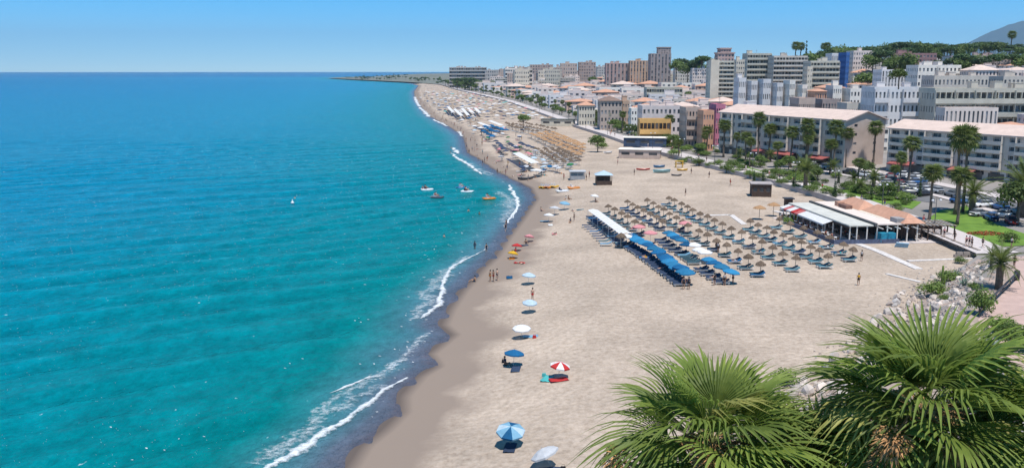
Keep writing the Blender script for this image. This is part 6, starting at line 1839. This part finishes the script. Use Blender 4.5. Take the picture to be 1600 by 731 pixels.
def build_huts():
    def hut(name, lb, px, py, w, d, h, wall, roof, kind='flat', rz=0.0, cat='beach hut', post=False):
        p = at(px, py); t = thing(name, lb, cat, p, rz)
        mb = MB()
        if post:
            for x in (-w / 2, 0, w / 2):
                for y in (-d / 2, d / 2): mb.box(x - .07, x + .07, y - .07, y + .07, -.1, h)
            mb.build('posts', wall, t)
            m2 = MB(); m2.box(-w / 2 + .075, w / 2 - .075, -d / 2 - .03, -d / 2 + .03, 0, 1.05); m2.box(-w / 2 + .1, w / 2 - .1, d / 2 - .03, d / 2 + .03, 0, h - .1); m2.build('counter', wall, t)
        else:
            gl = MB(); facade(mb, gl, (-w / 2, -d / 2, 0), (1, 0, 0), (0, -1, 0), w, 0, h, 3, 1, .6, .32, .42, .15); facade(mb, gl, (-w / 2, d / 2, 0), (0, -1, 0), (-1, 0, 0), d, 0, h, 2, 1, .4, .3, .42, .15)
            mb.quad((w / 2, -d / 2, 0), (w / 2, d / 2, 0), (w / 2, d / 2, h), (w / 2, -d / 2, h)); mb.quad((w / 2, d / 2, 0), (-w / 2, d / 2, 0), (-w / 2, d / 2, h), (w / 2, d / 2, h))
            mb.build('wall', wall, t); stuff(gl.build('openings', GLASS_D, t))
            for k in range(int(w / .5)):
                m2 = MB(); x = -w / 2 + .25 + k * .5; m2.box(x - .22, x + .22, -d / 2 - .05, -d / 2 - .003, .05, h * .4); m2.build('board', wall, t)
        m2 = MB()
        if kind == 'flat': m2.box(-w / 2 - .3, w / 2 + .3, -d / 2 - .3, d / 2 + .3, h + .003, h + .2)
        elif kind == 'pyr':
            r = [(-w / 2 - .4, -d / 2 - .4, h), (w / 2 + .4, -d / 2 - .4, h), (w / 2 + .4, d / 2 + .4, h), (-w / 2 - .4, d / 2 + .4, h), (0, 0, h + 1.1)]
            m2.add(r, [(0, 1, 4), (1, 2, 4), (2, 3, 4), (3, 0, 4), (3, 2, 1, 0)])
        m2.build('roof', roof, t)
        return t
    hut('beach_hut', 'dark brown wooden beach hut with pale flat roof by the promenade', 1188, 306, 4.4, 4.0, 2.9, DKWOOD, mat('hut_roof', (.38, .34, .33), .85, .1, 1), rz=-.15)
    hut('beach_kiosk', 'open dark kiosk with light blue roof on the middle of the sand', 943, 288, 3.8, 3.4, 2.5, DKWOOD, CL['paleblue'], 'pyr', cat='kiosk', post=True)
    hut('beach_tent', 'small grey white tent left of the light blue roofed kiosk', 902, 280, 3.8, 3.0, 2.1, METAL, CL['palegrey'], 'flat', cat='tent', post=True)
    hut('beach_bar', 'long white roofed beach bar at the back of the sand', 1000, 247, 13.5, 6.0, 2.9, W_TANP, W_WHITE, 'flat', rz=-.25, cat='beach bar')
    hut('beach_bar', 'white roofed pavilion behind the long beach bar', 1008, 229, 15.5, 6, 3.3, mat('navy_glass', (.06, .09, .15), .4, .2, 1), W_WHITE, 'flat', rz=-.2, cat='pavilion')
    hut('beach_bar', 'dark roofed low beach bar on the far promenade', 872, 197, 17, 8, 3.4, W_CREAM, mat('dark_roof', (.08, .09, .08), .85, .1, 1), 'flat', rz=-.2, cat='beach bar')
    hut('changing_cabin', 'dark changing cabin left of the restaurant awnings', 1231, 330, 1.4, 1.4, 2.6, DKWOOD, DKMETAL, 'flat', cat='cabin')

def build_cars():
    rr = random.Random(19)
    PA = {}
    for n, c in (('white', (.72, .73, .74)), ('silver', (.42, .44, .46)), ('black', (.03, .03, .035)), ('red', (.40, .03, .03)), ('blue', (.04, .12, .30)), ('grey', (.18, .19, .20))):
        PA[n] = mat('car_paint_' + n, c, .3, .03, 1, spec=.6)
    t = thing('parked_car', 'car', 'car', (0, 0, -500))
    def loft(st, m, nm):
        mb = MB(); vs = []
        for x, w, z0, z1 in st: vs += [(x, -w, z0), (x, -w * .94, z1), (x, w * .94, z1), (x, w, z0)]
        fs = [(i * 4 + k, i * 4 + (k + 1) % 4, (i + 1) * 4 + (k + 1) % 4, (i + 1) * 4 + k) for i in range(len(st) - 1) for k in range(4)]
        fs += [(0, 1, 2, 3), tuple(len(st) * 4 - 1 - k for k in range(4))]
        mb.add(vs, fs); return mb.build(nm, m, t, True)
    loft([(-2.0, .70, .38, .82), (-1.85, .80, .26, .93), (-1.1, .85, .22, .95), (.6, .85, .22, .93), (1.7, .80, .24, .78), (2.05, .66, .34, .62)], PA['white'], 'body')
    loft([(-1.75, .66, .951, .955), (-1.25, .70, .951, 1.38), (.05, .70, .951, 1.42), (.85, .68, .935, .94)], GLASS, 'cabin_glass')
    mb = MB(); mb.box(-1.2, .1, -.62, .62, 1.425, 1.46); mb.build('roof', PA['white'], t)
    wm = MB(); wm.tube([(0, -.1, 0), (0, .1, 0)], .31, 12); wme = wm.mesh('wheel', mat('tyre', (.02, .02, .02), .8))
    for x in (-1.3, 1.3):
        for y in (-.76, .76): put('wheel', wme, t, (x, y, .31))
    lm = MB(); lm.box(-.05, .05, -.15, .15, -.07, .07); lme = lm.mesh('headlight', FRAME)
    for y in (-.5, .5): put('headlight', lme, t, (2.0, y, .62))
    kids(t)
    k = 0
    def car(x, y, rz, lb):
        nonlocal k
        c = rr.choices(list(PA), [3, 2.5, 3, 1.5, 3, 3])[0]
        clone(t, (x, y, hgt(x, y) + .06), rz, c + ' car ' + lb, 'parked cars', (1, 1, rr.uniform(.95, 1.15)), {'car_paint_white': PA[c]}); k += 1
    rows = [((1384, 298), (1394, 276), 6), ((1404, 302), (1411, 277), 6), ((1424, 304), (1428, 279), 6), ((1444, 306), (1444, 282), 6)]
    for r_, (a, b, n) in enumerate(rows):
        A, B = at(*a), at(*b)
        for i in range(n):
            if rr.random() < .08: continue
            p = A.lerp(B, i / (n - 1)); car(p.x, p.y, rr.gauss(.5, .5) + (pi if i % 2 else 0), f'parked {ORD[i]} from the near end of the {ORD[r_]} car park row')
    for i in range(26):
        Y = 150 + i * 6.2 + rr.uniform(-.5, .5)
        x = float(xp(Y)) + 26.0
        if rr.random() < .2: continue
        car(x, Y, pi / 2 + .1 + (.25 if Y > 200 else 0), f'parked along the seafront street, {ORD[i]} from the near end')
    for i, (px, py, lb) in enumerate(((1530, 338, 'in the shade at the edge of the lawn'), (1548, 344, 'in front of the big tree by the lawn'), (1562, 340, 'under the big tree at the right edge'), (1535, 324, 'behind the other cars beside the lawn'), (1580, 350, 'at the right edge below the big tree'), (1500, 318, 'between the tall palms and the lawn'))):
        p = at(px, py); car(p.x, p.y, .4 + i, lb)

def build_walkers():
    rr = random.Random(23)
    for px, py, lb in ((1475, 372, 'walker farthest up the stretch of promenade beside the lawn'), (1491, 378, 'second walker from the restaurant on the promenade'), (1509, 386, 'left of a trio of walkers on the promenade'), (1514, 386, 'middle of a trio of walkers on the promenade'), (1518, 388, 'right of a trio of walkers on the promenade'), (1535, 388, 'walker in dark clothes near the end of the lawn'), (1580, 388, 'walker at the corner of the lawn'),
                       (1584, 420, 'person standing behind the railing end'), (1446, 368, 'walker beside the pergola')):
        p = at(px, py); p.x = max(p.x, float(xp(p.y)) + .5)
        person('walking', p.x, p.y, hgt(p.x, p.y) + .1, rr.uniform(0, 6), lb, 'black', rr.choice(['black', 'navy', 'pink', 'white']))
    for i in range(30):
        Y = 160 + i * 9.5 + rr.uniform(-3, 3)
        x = float(xp(Y)) + rr.uniform(.8, 5.5)
        person('walking', x, Y, hgt(x, Y) + .1, rr.choice([0, pi]) + rr.gauss(0, .2), f'stroller on the promenade, {ORD[min(i, 29)]} beyond the restaurant', rr.choice(CLOTHS), rr.choice(['white', 'navy', 'red', 'black', 'pink']))
# ---------------------------------------------------------------- build
build_sea(); build_ground(); build_mountain(); build_foam_and_glints()
build_buildings()
build_promenade(); build_rocks(); build_plants(); build_big_palms()
build_beach_rows(); build_lone_beach(); build_boats(); build_restaurant(); build_huts(); build_cars(); build_walkers()
haze()
